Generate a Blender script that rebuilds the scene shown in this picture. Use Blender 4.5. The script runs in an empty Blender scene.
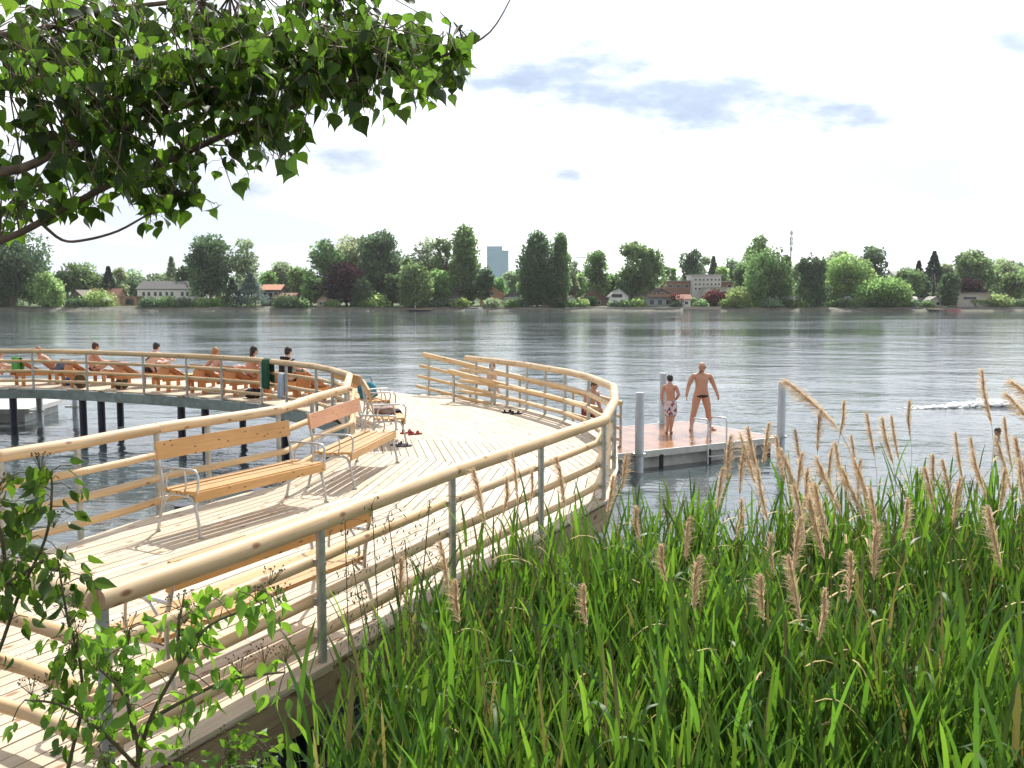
import bpy, math, random
import numpy as np
from mathutils import Vector, Matrix
random.seed(7); np.random.seed(7)
R = math.radians
scene = bpy.context.scene
COL = scene.collection

# ------------------------------------------------------------------ camera
CAM_H = 4.0; FOC = 950.0; PITCH = math.atan((384-295)/FOC)
DECK = 1.4; RAFT = 0.44; RAIL = 1.03; LAND = 1.2
cd = bpy.data.cameras.new('camera'); cam = bpy.data.objects.new('camera', cd); COL.objects.link(cam)
cam.location = (0, 0, CAM_H); cam.rotation_euler = (math.pi/2-PITCH, 0, 0)
cd.sensor_width = 36; cd.lens = FOC/1024*36; cd.clip_end = 20000; cd.clip_start = 0.05
scene.camera = cam

def ray(px, py):
    x = (px-512)/FOC; y = -(py-384)/FOC
    return Vector((x, math.cos(PITCH)+y*math.sin(PITCH), -math.sin(PITCH)+y*math.cos(PITCH)))
def P(px, py, z):                     # survey helper: where the sight line meets the level z
    r = ray(px, py); t = (z-CAM_H)/r.z
    return Vector((r.x*t, r.y*t, z))
def A(px, py, Y):                     # survey helper: point at distance Y in front of the viewer
    r = ray(px, py); t = Y/r.y
    return Vector((r.x*t, Y, CAM_H+r.z*t))

# ------------------------------------------------------------------ tagging
def tag(o, label=None, cat=None, group=None, kind=None):
    if label: o['label'] = label
    if cat: o['category'] = cat
    if group: o['group'] = group
    if kind: o['kind'] = kind
    return o
def thing(name, label, cat, loc=(0, 0, 0), rz=0, group=None):
    o = bpy.data.objects.new(name, None); COL.objects.link(o)
    o.location = loc; o.rotation_euler = (0, 0, rz); o.empty_display_size = .1
    return tag(o, label, cat, group)
KIDS = {}
def copy_tree(o, parent=None):
    c = o.copy(); COL.objects.link(c)
    if parent: c.parent = parent; KIDS.setdefault(parent.name, []).append(c)
    for ch in KIDS.get(o.name, []): copy_tree(ch, c)
    return c

# ------------------------------------------------------------------ mesh builder
class MB:
    def __init__(s): s.v = []; s.f = []; s.uv = []; s.c = []; s.sm = []; s.m = []
    def quadset(s, vs, fs, uvs=None, col=(1, 1, 1), smooth=False, mat=0):
        n = len(s.v); s.v += [tuple(p) for p in vs]
        for i, f in enumerate(fs):
            s.f.append([n+k for k in f]); s.sm.append(smooth); s.m.append(mat)
            s.c += [col]*len(f)
            s.uv += uvs[i] if uvs else [(vs[k][0]+vs[k][2]*.7, vs[k][1]) for k in f]
    def box(s, c, size, rot=None, col=(1, 1, 1), mat=0, axis=0):
        M = rot if rot is not None else Matrix.Identity(3)
        hx, hy, hz = [a/2 for a in size]; c = Vector(c)
        cs = [Vector((x, y, z)) for x in (-hx, hx) for y in (-hy, hy) for z in (-hz, hz)]
        fs = [(0, 1, 3, 2), (4, 6, 7, 5), (0, 4, 5, 1), (2, 3, 7, 6), (0, 2, 6, 4), (1, 5, 7, 3)]
        o = random.random()*50; uvs = []
        oth = [a for a in (0, 1, 2) if a != axis]
        for f in fs: uvs.append([(cs[k][oth[0]]+cs[k][oth[1]]+o, cs[k][axis]+o*3) for k in f])
        s.quadset([c+M@p for p in cs], fs, uvs, col, False, mat)
    def beam(s, p0, p1, w, h, col=(1, 1, 1), mat=0, up=Vector((0, 0, 1))):
        p0 = Vector(p0); p1 = Vector(p1); d = (p1-p0); L = d.length; d.normalize()
        if abs(d.dot(up)) > .98: up = Vector((0, 1, 0))
        y = up.cross(d).normalized(); z = d.cross(y)
        s.box((p0+p1)/2, (L, w, h), Matrix((d, y, z)).transposed(), col, mat)
    def tube(s, pts, r, n=10, col=(1, 1, 1), caps=True, mat=0, smooth=True):
        pts = [Vector(p) for p in pts]; m = len(pts)
        rs = r if hasattr(r, '__len__') else [r]*m
        o = random.random()*50; vs = []; prev = None; L = 0; ls = []
        for i, p in enumerate(pts):
            if i: L += (p-pts[i-1]).length
            ls.append(L)
            t = (pts[min(i+1, m-1)]-pts[max(i-1, 0)]).normalized()
            if prev is None:
                a = Vector((0, 0, 1)) if abs(t.z) < .9 else Vector((0, 1, 0))
                x = a.cross(t).normalized()
            else: x = (prev-t*prev.dot(t)).normalized()
            prev = x; y = t.cross(x)
            for k in range(n):
                an = 2*math.pi*k/n; vs.append(p+(x*math.cos(an)+y*math.sin(an))*rs[i])
        fs = []; uvs = []
        for i in range(m-1):
            for k in range(n):
                k2 = (k+1) % n; fs.append((i*n+k, i*n+k2, (i+1)*n+k2, (i+1)*n+k))
                c = 2*math.pi*max(rs[i], .01); u0 = o+k/n*c; u1 = o+(k+1)/n*c
                uvs.append([(u0, ls[i]+o), (u1, ls[i]+o), (u1, ls[i+1]+o), (u0, ls[i+1]+o)])
        s.quadset(vs, fs, uvs, col, smooth, mat)
        if caps:
            for i in (0, m-1):
                f = list(range(n)); vv = vs[i*n:(i+1)*n]
                if i == 0: f.reverse()
                s.quadset(vv, [f], [[(o+.2*math.cos(k), o+.2*math.sin(k)) for k in range(n)]], tuple(a*.8 for a in col), False, mat)
    def poly_prism(s, pts, z0, z1, col=(1, 1, 1), mat=0):
        n = len(pts)
        vs = [(p[0], p[1], z0) for p in pts]+[(p[0], p[1], z1) for p in pts]
        fs = [list(range(n))[::-1], list(range(n, 2*n))]+[(i, (i+1) % n, n+(i+1) % n, n+i) for i in range(n)]
        s.quadset(vs, fs, None, col, False, mat)
    def ellipsoid(s, c, r, rot=None, nu=12, nv=8, col=(1, 1, 1), mat=0, jit=0):
        c = Vector(c); M = rot if rot is not None else Matrix.Identity(3); vs = []; fs = []
        for i in range(nv+1):
            th = math.pi*i/nv
            for k in range(nu):
                ph = 2*math.pi*k/nu; j = 1+random.uniform(-jit, jit)
                vs.append(c+M@Vector((r[0]*math.sin(th)*math.cos(ph)*j, r[1]*math.sin(th)*math.sin(ph)*j, r[2]*math.cos(th)*j)))
        for i in range(nv):
            for k in range(nu):
                fs.append((i*nu+k, (i+1)*nu+k, (i+1)*nu+(k+1) % nu, i*nu+(k+1) % nu))
        s.quadset(vs, fs, None, col, True, mat)
    def build(s, name, mat, parent=None):
        me = bpy.data.meshes.new(name)
        me.from_pydata(s.v, [], s.f); 
        mats = mat if isinstance(mat, (list, tuple)) else [mat]
        for m in mats: me.materials.append(m)
        uvl = me.uv_layers.new(name='uv'); uvl.data.foreach_set('uv', np.array(s.uv, 'f').ravel())
        ca = me.color_attributes.new('tint', 'FLOAT_COLOR', 'CORNER')
        c = np.ones((len(s.c), 4), 'f'); c[:, :3] = np.array(s.c, 'f'); ca.data.foreach_set('color', c.ravel())
        me.polygons.foreach_set('use_smooth', np.array(s.sm, bool))
        if len(mats) > 1: me.polygons.foreach_set('material_index', np.array(s.m, 'i'))
        me.update()
        return link(name, me, parent)
def link(name, me, parent=None):
    o = bpy.data.objects.new(name, me); COL.objects.link(o)
    if parent: o.parent = parent; KIDS.setdefault(parent.name, []).append(o)
    return o
def npmesh(name, V, F, C, mat, parent=None, smooth=False, uv=None):
    """V (n,3), F (m,k) same-size faces, C per-face colour (m,3)"""
    me = bpy.data.meshes.new(name); m, k = F.shape
    me.vertices.add(len(V)); me.vertices.foreach_set('co', V.astype('f').ravel())
    me.loops.add(m*k); me.loops.foreach_set('vertex_index', F.astype('i').ravel())
    me.polygons.add(m); me.polygons.foreach_set('loop_start', np.arange(0, m*k, k, dtype='i'))
    me.polygons.foreach_set('use_smooth', np.full(m, smooth))
    ca = me.color_attributes.new('tint', 'FLOAT_COLOR', 'CORNER')
    c = np.ones((m, k, 4), 'f'); c[:, :, :3] = C[:, None, :]; ca.data.foreach_set('color', c.ravel())
    mats = mat if isinstance(mat, (list, tuple)) else [mat]
    for q in mats: me.materials.append(q)
    me.update(calc_edges=True); me.validate()
    return link(name, me, parent)

# ------------------------------------------------------------------ materials
def mat_new(name):
    m = bpy.data.materials.new(name); m.use_nodes = True; nt = m.node_tree
    for n in list(nt.nodes): nt.nodes.remove(n)
    out = nt.nodes.new('ShaderNodeOutputMaterial')
    return m, nt, out
def N(nt, t, **kw):
    n = nt.nodes.new(t)
    for k, v in kw.items():
        if k in n.inputs: n.inputs[k].default_value = v
        else: setattr(n, k, v)
    return n
def tinted(nt, color_socket_or_val):
    at = N(nt, 'ShaderNodeAttribute', attribute_name='tint')
    mx = N(nt, 'ShaderNodeMix', data_type='RGBA', blend_type='MULTIPLY'); mx.inputs[0].default_value = 1
    if hasattr(color_socket_or_val, 'links'): nt.links.new(color_socket_or_val, mx.inputs[6])
    else: mx.inputs[6].default_value = (*color_socket_or_val, 1)
    nt.links.new(at.outputs['Color'], mx.inputs[7])
    return mx.outputs[2]
def plain(name, col, rough=.6, metal=0, var=.15, scale=6, bump=.0, spec=.5):
    m, nt, out = mat_new(name); L = nt.links
    b = N(nt, 'ShaderNodeBsdfPrincipled', Roughness=rough, Metallic=metal); b.inputs['Specular IOR Level'].default_value = spec
    tc = N(nt, 'ShaderNodeTexCoord'); no = N(nt, 'ShaderNodeTexNoise', Scale=scale, Detail=5.0)
    L.new(tc.outputs['Object'], no.inputs['Vector'])
    r = N(nt, 'ShaderNodeValToRGB'); r.color_ramp.elements[0].position = .3; r.color_ramp.elements[1].position = .7
    r.color_ramp.elements[0].color = (*[c*(1-var) for c in col], 1); r.color_ramp.elements[1].color = (*[min(1, c*(1+var)) for c in col], 1)
    L.new(no.outputs['Fac'], r.inputs['Fac'])
    L.new(tinted(nt, r.outputs['Color']), b.inputs['Base Color'])
    if bump:
        bp = N(nt, 'ShaderNodeBump', Strength=bump, Distance=.02); L.new(no.outputs['Fac'], bp.inputs['Height']); L.new(bp.outputs[0], b.inputs['Normal'])
    L.new(b.outputs[0], out.inputs[0]); return m
def wood(name, c0, c1, knot=(.16, .08, .035), rough=.55, knots=True, gscale=(60, 1.3), kscale=2.2, bump=.25, cracks=False):
    m, nt, out = mat_new(name); L = nt.links
    b = N(nt, 'ShaderNodeBsdfPrincipled', Roughness=rough)
    b.inputs['Specular IOR Level'].default_value = .35
    uv = N(nt, 'ShaderNodeUVMap', uv_map='uv')
    mp = N(nt, 'ShaderNodeMapping'); mp.inputs['Scale'].default_value = (gscale[0], gscale[1], 1); L.new(uv.outputs[0], mp.inputs[0])
    no = N(nt, 'ShaderNodeTexNoise', Scale=1.0, Detail=4.0, Roughness=.6, Distortion=.6); L.new(mp.outputs[0], no.inputs['Vector'])
    r = N(nt, 'ShaderNodeValToRGB'); r.color_ramp.elements[0].position = .3; r.color_ramp.elements[1].position = .72
    r.color_ramp.elements[0].color = (*c0, 1); r.color_ramp.elements[1].color = (*c1, 1); L.new(no.outputs['Fac'], r.inputs['Fac'])
    # broad stains
    mp3 = N(nt, 'ShaderNodeMapping'); mp3.inputs['Scale'].default_value = (5, .9, 1); L.new(uv.outputs[0], mp3.inputs[0])
    n3 = N(nt, 'ShaderNodeTexNoise', Scale=1.0, Detail=3.0); L.new(mp3.outputs[0], n3.inputs['Vector'])
    r3 = N(nt, 'ShaderNodeValToRGB'); r3.color_ramp.elements[0].position = .3; r3.color_ramp.elements[1].position = .7
    r3.color_ramp.elements[0].color = (.78, .74, .7, 1); r3.color_ramp.elements[1].color = (1, 1, 1, 1); L.new(n3.outputs['Fac'], r3.inputs['Fac'])
    mxs = N(nt, 'ShaderNodeMix', data_type='RGBA', blend_type='MULTIPLY'); mxs.inputs[0].default_value = .8
    L.new(r.outputs['Color'], mxs.inputs[6]); L.new(r3.outputs['Color'], mxs.inputs[7])
    col = mxs.outputs[2]
    tco = N(nt, 'ShaderNodeTexCoord'); n4 = N(nt, 'ShaderNodeTexNoise', Scale=.9, Detail=5.0, Roughness=.65); L.new(tco.outputs['Object'], n4.inputs['Vector'])
    r4 = N(nt, 'ShaderNodeValToRGB'); r4.color_ramp.elements[0].position = .35; r4.color_ramp.elements[1].position = .6
    r4.color_ramp.elements[0].color = (.83, .84, .84, 1); r4.color_ramp.elements[1].color = (1, 1, 1, 1); L.new(n4.outputs['Fac'], r4.inputs['Fac'])
    mx4 = N(nt, 'ShaderNodeMix', data_type='RGBA', blend_type='MULTIPLY'); mx4.inputs[0].default_value = .85; L.new(col, mx4.inputs[6]); L.new(r4.outputs['Color'], mx4.inputs[7]); col = mx4.outputs[2]
    if cracks:
        mp5 = N(nt, 'ShaderNodeMapping'); mp5.inputs['Scale'].default_value = (34, .9, 1); L.new(uv.outputs[0], mp5.inputs[0])
        n5 = N(nt, 'ShaderNodeTexNoise', Scale=1.0, Detail=2.0, Distortion=.2); L.new(mp5.outputs[0], n5.inputs['Vector'])
        r5 = N(nt, 'ShaderNodeValToRGB'); r5.color_ramp.elements[0].position = .27; r5.color_ramp.elements[1].position = .31
        r5.color_ramp.elements[0].color = (.35, .28, .22, 1); r5.color_ramp.elements[1].color = (1, 1, 1, 1); L.new(n5.outputs['Fac'], r5.inputs['Fac'])
        mx5 = N(nt, 'ShaderNodeMix', data_type='RGBA', blend_type='MULTIPLY'); mx5.inputs[0].default_value = 1; L.new(col, mx5.inputs[6]); L.new(r5.outputs['Color'], mx5.inputs[7]); col = mx5.outputs[2]
    if knots:
        mp2 = N(nt, 'ShaderNodeMapping'); mp2.inputs['Scale'].default_value = (kscale*2.2, kscale, 1); L.new(uv.outputs[0], mp2.inputs[0])
        vo = N(nt, 'ShaderNodeTexVoronoi', Scale=1.0, Randomness=1.0); vo.voronoi_dimensions = '2D'; L.new(mp2.outputs[0], vo.inputs['Vector'])
        r2 = N(nt, 'ShaderNodeValToRGB'); e = r2.color_ramp.elements; e[0].position = .045; e[1].position = .10
        e[0].color = (1, 1, 1, 1); e[1].color = (0, 0, 0, 1); L.new(vo.outputs['Distance'], r2.inputs['Fac'])
        mx = N(nt, 'ShaderNodeMix', data_type='RGBA'); L.new(r2.outputs['Color'], mx.inputs[0]); L.new(col, mx.inputs[6]); mx.inputs[7].default_value = (*knot, 1)
        col = mx.outputs[2]
    L.new(tinted(nt, col), b.inputs['Base Color'])
    bp = N(nt, 'ShaderNodeBump', Strength=bump, Distance=.004); L.new(no.outputs['Fac'], bp.inputs['Height']); L.new(bp.outputs[0], b.inputs['Normal'])
    L.new(b.outputs[0], out.inputs[0]); return m
def leafmat(name, col, trans=.45, rough=.45, tcol=None, spec=.3):
    m, nt, out = mat_new(name); L = nt.links
    b = N(nt, 'ShaderNodeBsdfPrincipled', Roughness=rough); b.inputs['Specular IOR Level'].default_value = spec
    t = N(nt, 'ShaderNodeBsdfTranslucent'); mx = N(nt, 'ShaderNodeMixShader', Fac=trans)
    L.new(tinted(nt, col), b.inputs['Base Color'])
    L.new(tinted(nt, tcol or tuple(c*1.3 for c in col)), t.inputs['Color'])
    L.new(b.outputs[0], mx.inputs[1]); L.new(t.outputs[0], mx.inputs[2]); L.new(mx.outputs[0], out.inputs[0]); return m

M = {}
M['log'] = wood('pale_round_timber', (.60, .41, .215), (.82, .62, .38), cracks=True, kscale=2.0, knot=(.26, .13, .06), bump=.3, gscale=(26, 1.1))
M['deck'] = wood('larch_decking', (.60, .505, .385), (.78, .68, .545), knot=(.30, .18, .10), gscale=(45, 1.2), kscale=1.5, rough=.7)
M['bench'] = wood('varnished_bench_wood', (.58, .33, .13), (.70, .43, .19), kscale=4, rough=.4)
M['lounger'] = wood('orange_lounger_wood', (.50, .20, .07), (.62, .28, .10), kscale=3, rough=.5)
M['fascia'] = wood('weathered_edge_timber', (.36, .27, .18), (.50, .39, .27), kscale=1.3, rough=.75)
M['steel'] = plain('galvanised_steel', (.42, .44, .42), .45, .55, .2, 14)
M['alu'] = plain('cast_aluminium', (.50, .51, .52), .35, .75, .1, 20)
M['beam'] = plain('painted_steel_beam', (.20, .25, .24), .55, .1, .25, 5)
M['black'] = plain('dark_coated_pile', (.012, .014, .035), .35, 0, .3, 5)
M['pile'] = plain('grey_steel_pile', (.38, .41, .44), .4, .4, .12, 6)
M['concrete'] = plain('pontoon_concrete', (.52, .52, .50), .8, 0, .15, 5, .2)
M['raftdeck'] = plain('wet_raft_boards', (.38, .20, .11), .14, 0, .3, 1.6)
M['rubber'] = plain('black_rubber', (.02, .02, .02), .6)
M['bark'] = plain('grey_brown_bark', (.15, .115, .085), .85, 0, .35, 30, .5)
M['twig'] = plain('green_brown_twig', (.10, .09, .045), .7, 0, .3, 30)
M['skin'] = plain('tanned_skin', (.50, .275, .19), .5, 0, .06, 8, spec=.35)
M['skin2'] = plain('pale_skin', (.62, .40, .31), .5, 0, .06, 8, spec=.35)
M['cloth'] = plain('woven_cloth', (1, 1, 1), .9, 0, .12, 40, .3)
M['hair'] = plain('hair_strands', (1, 1, 1), .6, 0, .3, 80, .4)
M['paint'] = plain('house_render', (1, 1, 1), .85, 0, .07, .6)
M['roof'] = plain('roof_tiles', (1, 1, 1), .8, 0, .2, 2.5, .3)
M['glass'] = plain('dark_window_glass', (.03, .04, .05), .08, 0, .1, 1)
M['towerglass'] = plain('blue_curtain_wall', (.16, .34, .44), .15, .3, .1, .05)
M['foam'] = plain('white_water_foam', (.85, .87, .88), .6)
# ------------------------------------------------------------------ world and sun
SUN_EL = R(47); SUN_AZ = R(13)        # azimuth to the right of straight ahead
w = bpy.data.worlds.new('World'); scene.world = w; w.use_nodes = True; nt = w.node_tree
for n in list(nt.nodes): nt.nodes.remove(n)
L = nt.links
out = N(nt, 'ShaderNodeOutputWorld'); bg = N(nt, 'ShaderNodeBackground', Strength=0.10); L.new(bg.outputs[0], out.inputs[0])
sky = N(nt, 'ShaderNodeTexSky'); sky.sky_type = 'NISHITA'; sky.sun_disc = False; sky.sun_elevation = SUN_EL; sky.sun_rotation = SUN_AZ
sky.air_density = 1.0; sky.dust_density = 1.5; sky.ozone_density = 1
tc = N(nt, 'ShaderNodeTexCoord'); sx = N(nt, 'ShaderNodeSeparateXYZ'); L.new(tc.outputs['Generated'], sx.inputs[0])
def mth(op, a, b=None, clamp=False):
    n = N(nt, 'ShaderNodeMath', operation=op); n.use_clamp = clamp
    for i, q in enumerate((a, b)):
        if q is None: continue
        if hasattr(q, 'links'): L.new(q, n.inputs[i])
        else: n.inputs[i].default_value = q
    return n.outputs[0]
# cloud layer seen in perspective
zz = mth('ADD', mth('MAXIMUM', sx.outputs[2], 0.0), .12)
cx = N(nt, 'ShaderNodeCombineXYZ'); L.new(mth('DIVIDE', sx.outputs[0], zz), cx.inputs[0]); L.new(mth('DIVIDE', sx.outputs[1], zz), cx.inputs[1])
n1 = N(nt, 'ShaderNodeTexNoise', Scale=.7, Detail=7.0, Roughness=.55, Distortion=.3); L.new(cx.outputs[0], n1.inputs['Vector'])
cr = N(nt, 'ShaderNodeValToRGB'); cr.color_ramp.elements[0].position = .28; cr.color_ramp.elements[0].color = (.74, .74, .74, 1)
cr.color_ramp.elements[1].position = .50; cr.color_ramp.elements[1].color = (1, 1, 1, 1); L.new(n1.outputs['Fac'], cr.inputs['Fac'])
# separate grey-blue cloud bodies, by direction
uu = mth('DIVIDE', sx.outputs[0], mth('MAXIMUM', sx.outputs[1], .05)); vv = mth('DIVIDE', sx.outputs[2], mth('MAXIMUM', sx.outputs[1], .05))
cuv = N(nt, 'ShaderNodeCombineXYZ'); L.new(uu, cuv.inputs[0]); L.new(mth('MULTIPLY', vv, 2.4), cuv.inputs[1])
n2 = N(nt, 'ShaderNodeTexNoise', Scale=9.0, Detail=6.0, Roughness=.6); L.new(cuv.outputs[0], n2.inputs['Vector'])
nz = mth('MULTIPLY', mth('SUBTRACT', n2.outputs['Fac'], .5), 2.6)
total = None
for (px, py, a, b, tilt, s) in [(575, 82, 140, 36, -.04, 1), (690, 98, 140, 34, -.10, 1), (800, 116, 100, 22, -.10, 1), (572, 176, 24, 7, 0, .9), (548, 160, 40, 5, 0, .4), (962, 125, 34, 11, 0, .45), (555, 203, 50, 9, 0, .35),
                          (345, 160, 60, 16, 0, .7), (250, 188, 60, 13, 0, .7), (150, 190, 60, 12, 0, .5), (1012, 45, 40, 18, 0, .6), (800, 222, 260, 9, 0, .18), (690, 10, 110, 14, 0, .3), (640, 208, 30, 5, 0, .3)]:
    r0 = ray(px, py); u0 = r0.x/r0.y; v0 = r0.z/r0.y
    du = mth('DIVIDE', mth('SUBTRACT', uu, u0), a*1.12/FOC); dv0 = mth('SUBTRACT', mth('SUBTRACT', vv, v0), mth('MULTIPLY', mth('SUBTRACT', uu, u0), tilt))
    dv = mth('DIVIDE', dv0, b*1.3/FOC)
    d = mth('ADD', mth('MULTIPLY', du, du), mth('MULTIPLY', dv, dv))
    msk = mth('MULTIPLY', mth('ADD', mth('SUBTRACT', .75, mth('MULTIPLY', d, .8)), nz), s, True)
    total = msk if total is None else mth('MAXIMUM', total, msk)
front = mth('MULTIPLY', sx.outputs[1], 8, True)
inv_ = mth('SUBTRACT', 1.0, mth('MULTIPLY', total, front)); total = mth('SUBTRACT', 1.0, mth('MULTIPLY', inv_, inv_))
wisp = N(nt, 'ShaderNodeTexNoise', Scale=2.6, Detail=4.0, Roughness=.6); L.new(cuv.outputs[0], wisp.inputs['Vector'])
wm = mth('MULTIPLY', mth('SUBTRACT', wisp.outputs['Fac'], .38), 5.0, True)
total = mth('MAXIMUM', total, mth('MULTIPLY', mth('MULTIPLY', wm, front), .70))
ccol = N(nt, 'ShaderNodeMix', data_type='RGBA'); ccol.inputs[6].default_value = (15.0, 15.3, 15.6, 1); ccol.inputs[7].default_value = (3.4, 4.3, 5.9, 1)
L.new(total, ccol.inputs[0])
# faint blue-grey lowering towards the horizon is in the cloud itself
mixc = N(nt, 'ShaderNodeMix', data_type='RGBA'); L.new(mth('MULTIPLY', cr.outputs['Color'], .96), mixc.inputs[0])
L.new(sky.outputs[0], mixc.inputs[6]); L.new(ccol.outputs[2], mixc.inputs[7])
# behind the viewer the cover is thinner and greyer than round the sun
sunv = Vector((math.sin(SUN_AZ)*math.cos(SUN_EL), math.cos(SUN_AZ)*math.cos(SUN_EL), math.sin(SUN_EL)))
dot = N(nt, 'ShaderNodeVectorMath', operation='DOT_PRODUCT'); L.new(tc.outputs['Generated'], dot.inputs[0]); dot.inputs[1].default_value = sunv
fr = mth('ADD', mth('MULTIPLY', sx.outputs[1], .6), .76, True)
lowz = mth('SUBTRACT', 1.0, mth('MULTIPLY', mth('SUBTRACT', sx.outputs[2], .36), 2.6), True)
fall = mth('ADD', mth('MULTIPLY', mth('MULTIPLY', fr, lowz), .66), .34, True)
glare = mth('MULTIPLY', mth('POWER', mth('MAXIMUM', dot.outputs['Value'], 0.0), 12.0), 2.2)
fall = mth('ADD', fall, glare)
sc = N(nt, 'ShaderNodeVectorMath', operation='SCALE'); L.new(mixc.outputs[2], sc.inputs[0]); L.new(fall, sc.inputs['Scale'])
L.new(sc.outputs[0], bg.inputs['Color'])
sd = bpy.data.lights.new('sun', 'SUN'); sd.energy = 5.0; sd.angle = R(.5); sd.color = (1, .95, .87)
so = bpy.data.objects.new('sun', sd); COL.objects.link(so); so.rotation_euler = (-sunv).to_track_quat('-Z', 'Y').to_euler(); so.location = (20, 60, 80)
vs_ = scene.view_settings; vs_.view_transform = 'Standard'; vs_.look = 'None'; vs_.gamma = 1; vs_.exposure = 0.31
vs_.use_curve_mapping = False

# ------------------------------------------------------------------ water
m, nt, out = mat_new('lake_water'); L = nt.links
b = N(nt, 'ShaderNodeBsdfPrincipled', Roughness=.06, IOR=1.33); b.inputs['Base Color'].default_value = (.075, .095, .10, 1)
tc = N(nt, 'ShaderNodeTexCoord')
def nz_(scale, det, sxy, rot=0):
    mp = N(nt, 'ShaderNodeMapping'); mp.inputs['Scale'].default_value = (*sxy, 1); mp.inputs['Rotation'].default_value = (0, 0, rot)
    L.new(tc.outputs['Object'], mp.inputs[0]); n = N(nt, 'ShaderNodeTexNoise', Scale=scale, Detail=det, Roughness=.55, Distortion=.4); L.new(mp.outputs[0], n.inputs['Vector']); return n.outputs['Fac']
def mm(op, a, b=None, c=False):
    n = N(nt, 'ShaderNodeMath', operation=op); n.use_clamp = c
    for i, q in enumerate((a, b)):
        if q is None: continue
        if hasattr(q, 'links'): L.new(q, n.inputs[i])
        else: n.inputs[i].default_value = q
    return n.outputs[0]
h = mm('ADD', mm('MULTIPLY', nz_(.9, 3.0, (.75, 1.2), .15), .8), mm('MULTIPLY', nz_(3.2, 3.0, (.7, 1.3), -.2), .24))
h = mm('ADD', h, mm('MULTIPLY', nz_(.12, 2.0, (1, 1.6), .3), 2.5))
patch = nz_(.03, 3.0, (.6, 1.8), .1)
amp = mm('ADD', mm('MULTIPLY', mm('POWER', patch, 2.5), 3.6), .015)
bp = N(nt, 'ShaderNodeBump', Distance=.085); L.new(h, bp.inputs['Height']); L.new(amp, bp.inputs['Strength'])
L.new(bp.outputs[0], b.inputs['Normal']); L.new(b.outputs[0], out.inputs[0]); M['water'] = m
me = MB(); me.quadset([(-700, 1.5, 0), (700, 1.5, 0), (700, 250, 0), (-700, 250, 0)], [(0, 1, 2, 3)])
tag(me.build('water', M['water']), kind='structure')
# ------------------------------------------------------------------ ground
M['land'] = plain('grassy_ground', (.07, .10, .035), .9, 0, .5, .2, .3)
M['bank'] = plain('stony_bank', (.13, .13, .10), .9, 0, .4, .9, .5)
M['mud'] = plain('dark_bank_soil', (.035, .03, .02), .95, 0, .4, 3, .4)
def sheet(name, mat, prof, x0, x1, nx=60, jit=0):
    g = MB(); vs = []; fs = []
    for j, (y, z) in enumerate(prof):
        for i in range(nx+1):
            jj = jit if 0 < j < len(prof)-1 else 0
            vs.append((x0+(x1-x0)*i/nx, y+random.uniform(-1, 1)*jj*3, z+random.uniform(-1, 1)*jj))
    for j in range(len(prof)-1):
        for i in range(nx):
            a = j*(nx+1)+i; fs.append((a, a+1, a+nx+2, a+nx+1))
    g.quadset(vs, fs, None, (1, 1, 1), True); return tag(g.build(name, mat), kind='structure')
sheet('far_bank', M['bank'], [(234, -1.0), (236.5, .12), (238, .6), (240, 1.02)], -700, 700, 260, .14)
sheet('far_ground', M['land'], [(239.7, .98), (246, 1.2), (400, 1.25), (1500, 1.3), (9000, 1.3)], -9000, 9000, 80)
sheet('near_ground', M['mud'], [(-60, 2.5), (0, 2.4), (1.6, 2.2), (2.6, 1.3), (3.6, .3), (4.4, -.3), (6, -1)], -60, 60, 120, .03)
# ------------------------------------------------------------------ boardwalk
ZD = DECK
def rl(px, py, z=DECK+RAIL): p = P(px, py, z); return Vector((p.x, p.y))
# rail centre lines (plan), surveyed
RIGHT = [rl(97, 600), rl(320, 522), rl(452, 472), rl(541, 442), rl(604, 420.5), Vector((1.52, 14.0)), rl(614, 387.5),
         rl(590, 377.5), rl(565, 371.5), rl(527, 365), rl(492, 360.6), rl(466, 357.8)]
LEFTIN = [Vector((-6.6, 7.3)), rl(0, 456), rl(77, 443.5), rl(156, 428.5), rl(207, 421), rl(278, 410), rl(312, 398.5), rl(346, 389),
          rl(349.5, 375.6), rl(332, 370), rl(316, 366.6), rl(286, 363), rl(261, 360.3), rl(221, 357.8), rl(186, 356), rl(142.7, 354.3), rl(86, 352.3), rl(32, 351), Vector((-16.4, 26.5)), Vector((-19, 26.4))]
NEARL = [rl(97, 600), Vector((-2.83, 5.22)), Vector((-4.5, 6.1)), Vector((-5.6, 6.7))]
OUTER = [Vector((-1.55, 24.9)), rl(441, 398, DECK), rl(400, 393, DECK), Vector((-4.6, 26.9)), Vector((-7, 28.2)), Vector((-10, 29.1)), Vector((-14, 29.5)), Vector((-19, 29.6))]
print('RIGHT', [(round(p.x, 2), round(p.y, 2)) for p in RIGHT]); print('LEFT', [(round(p.x, 2), round(p.y, 2)) for p in LEFTIN]); print('OUT', [(round(p.x, 2), round(p.y, 2)) for p in OUTER])

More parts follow.
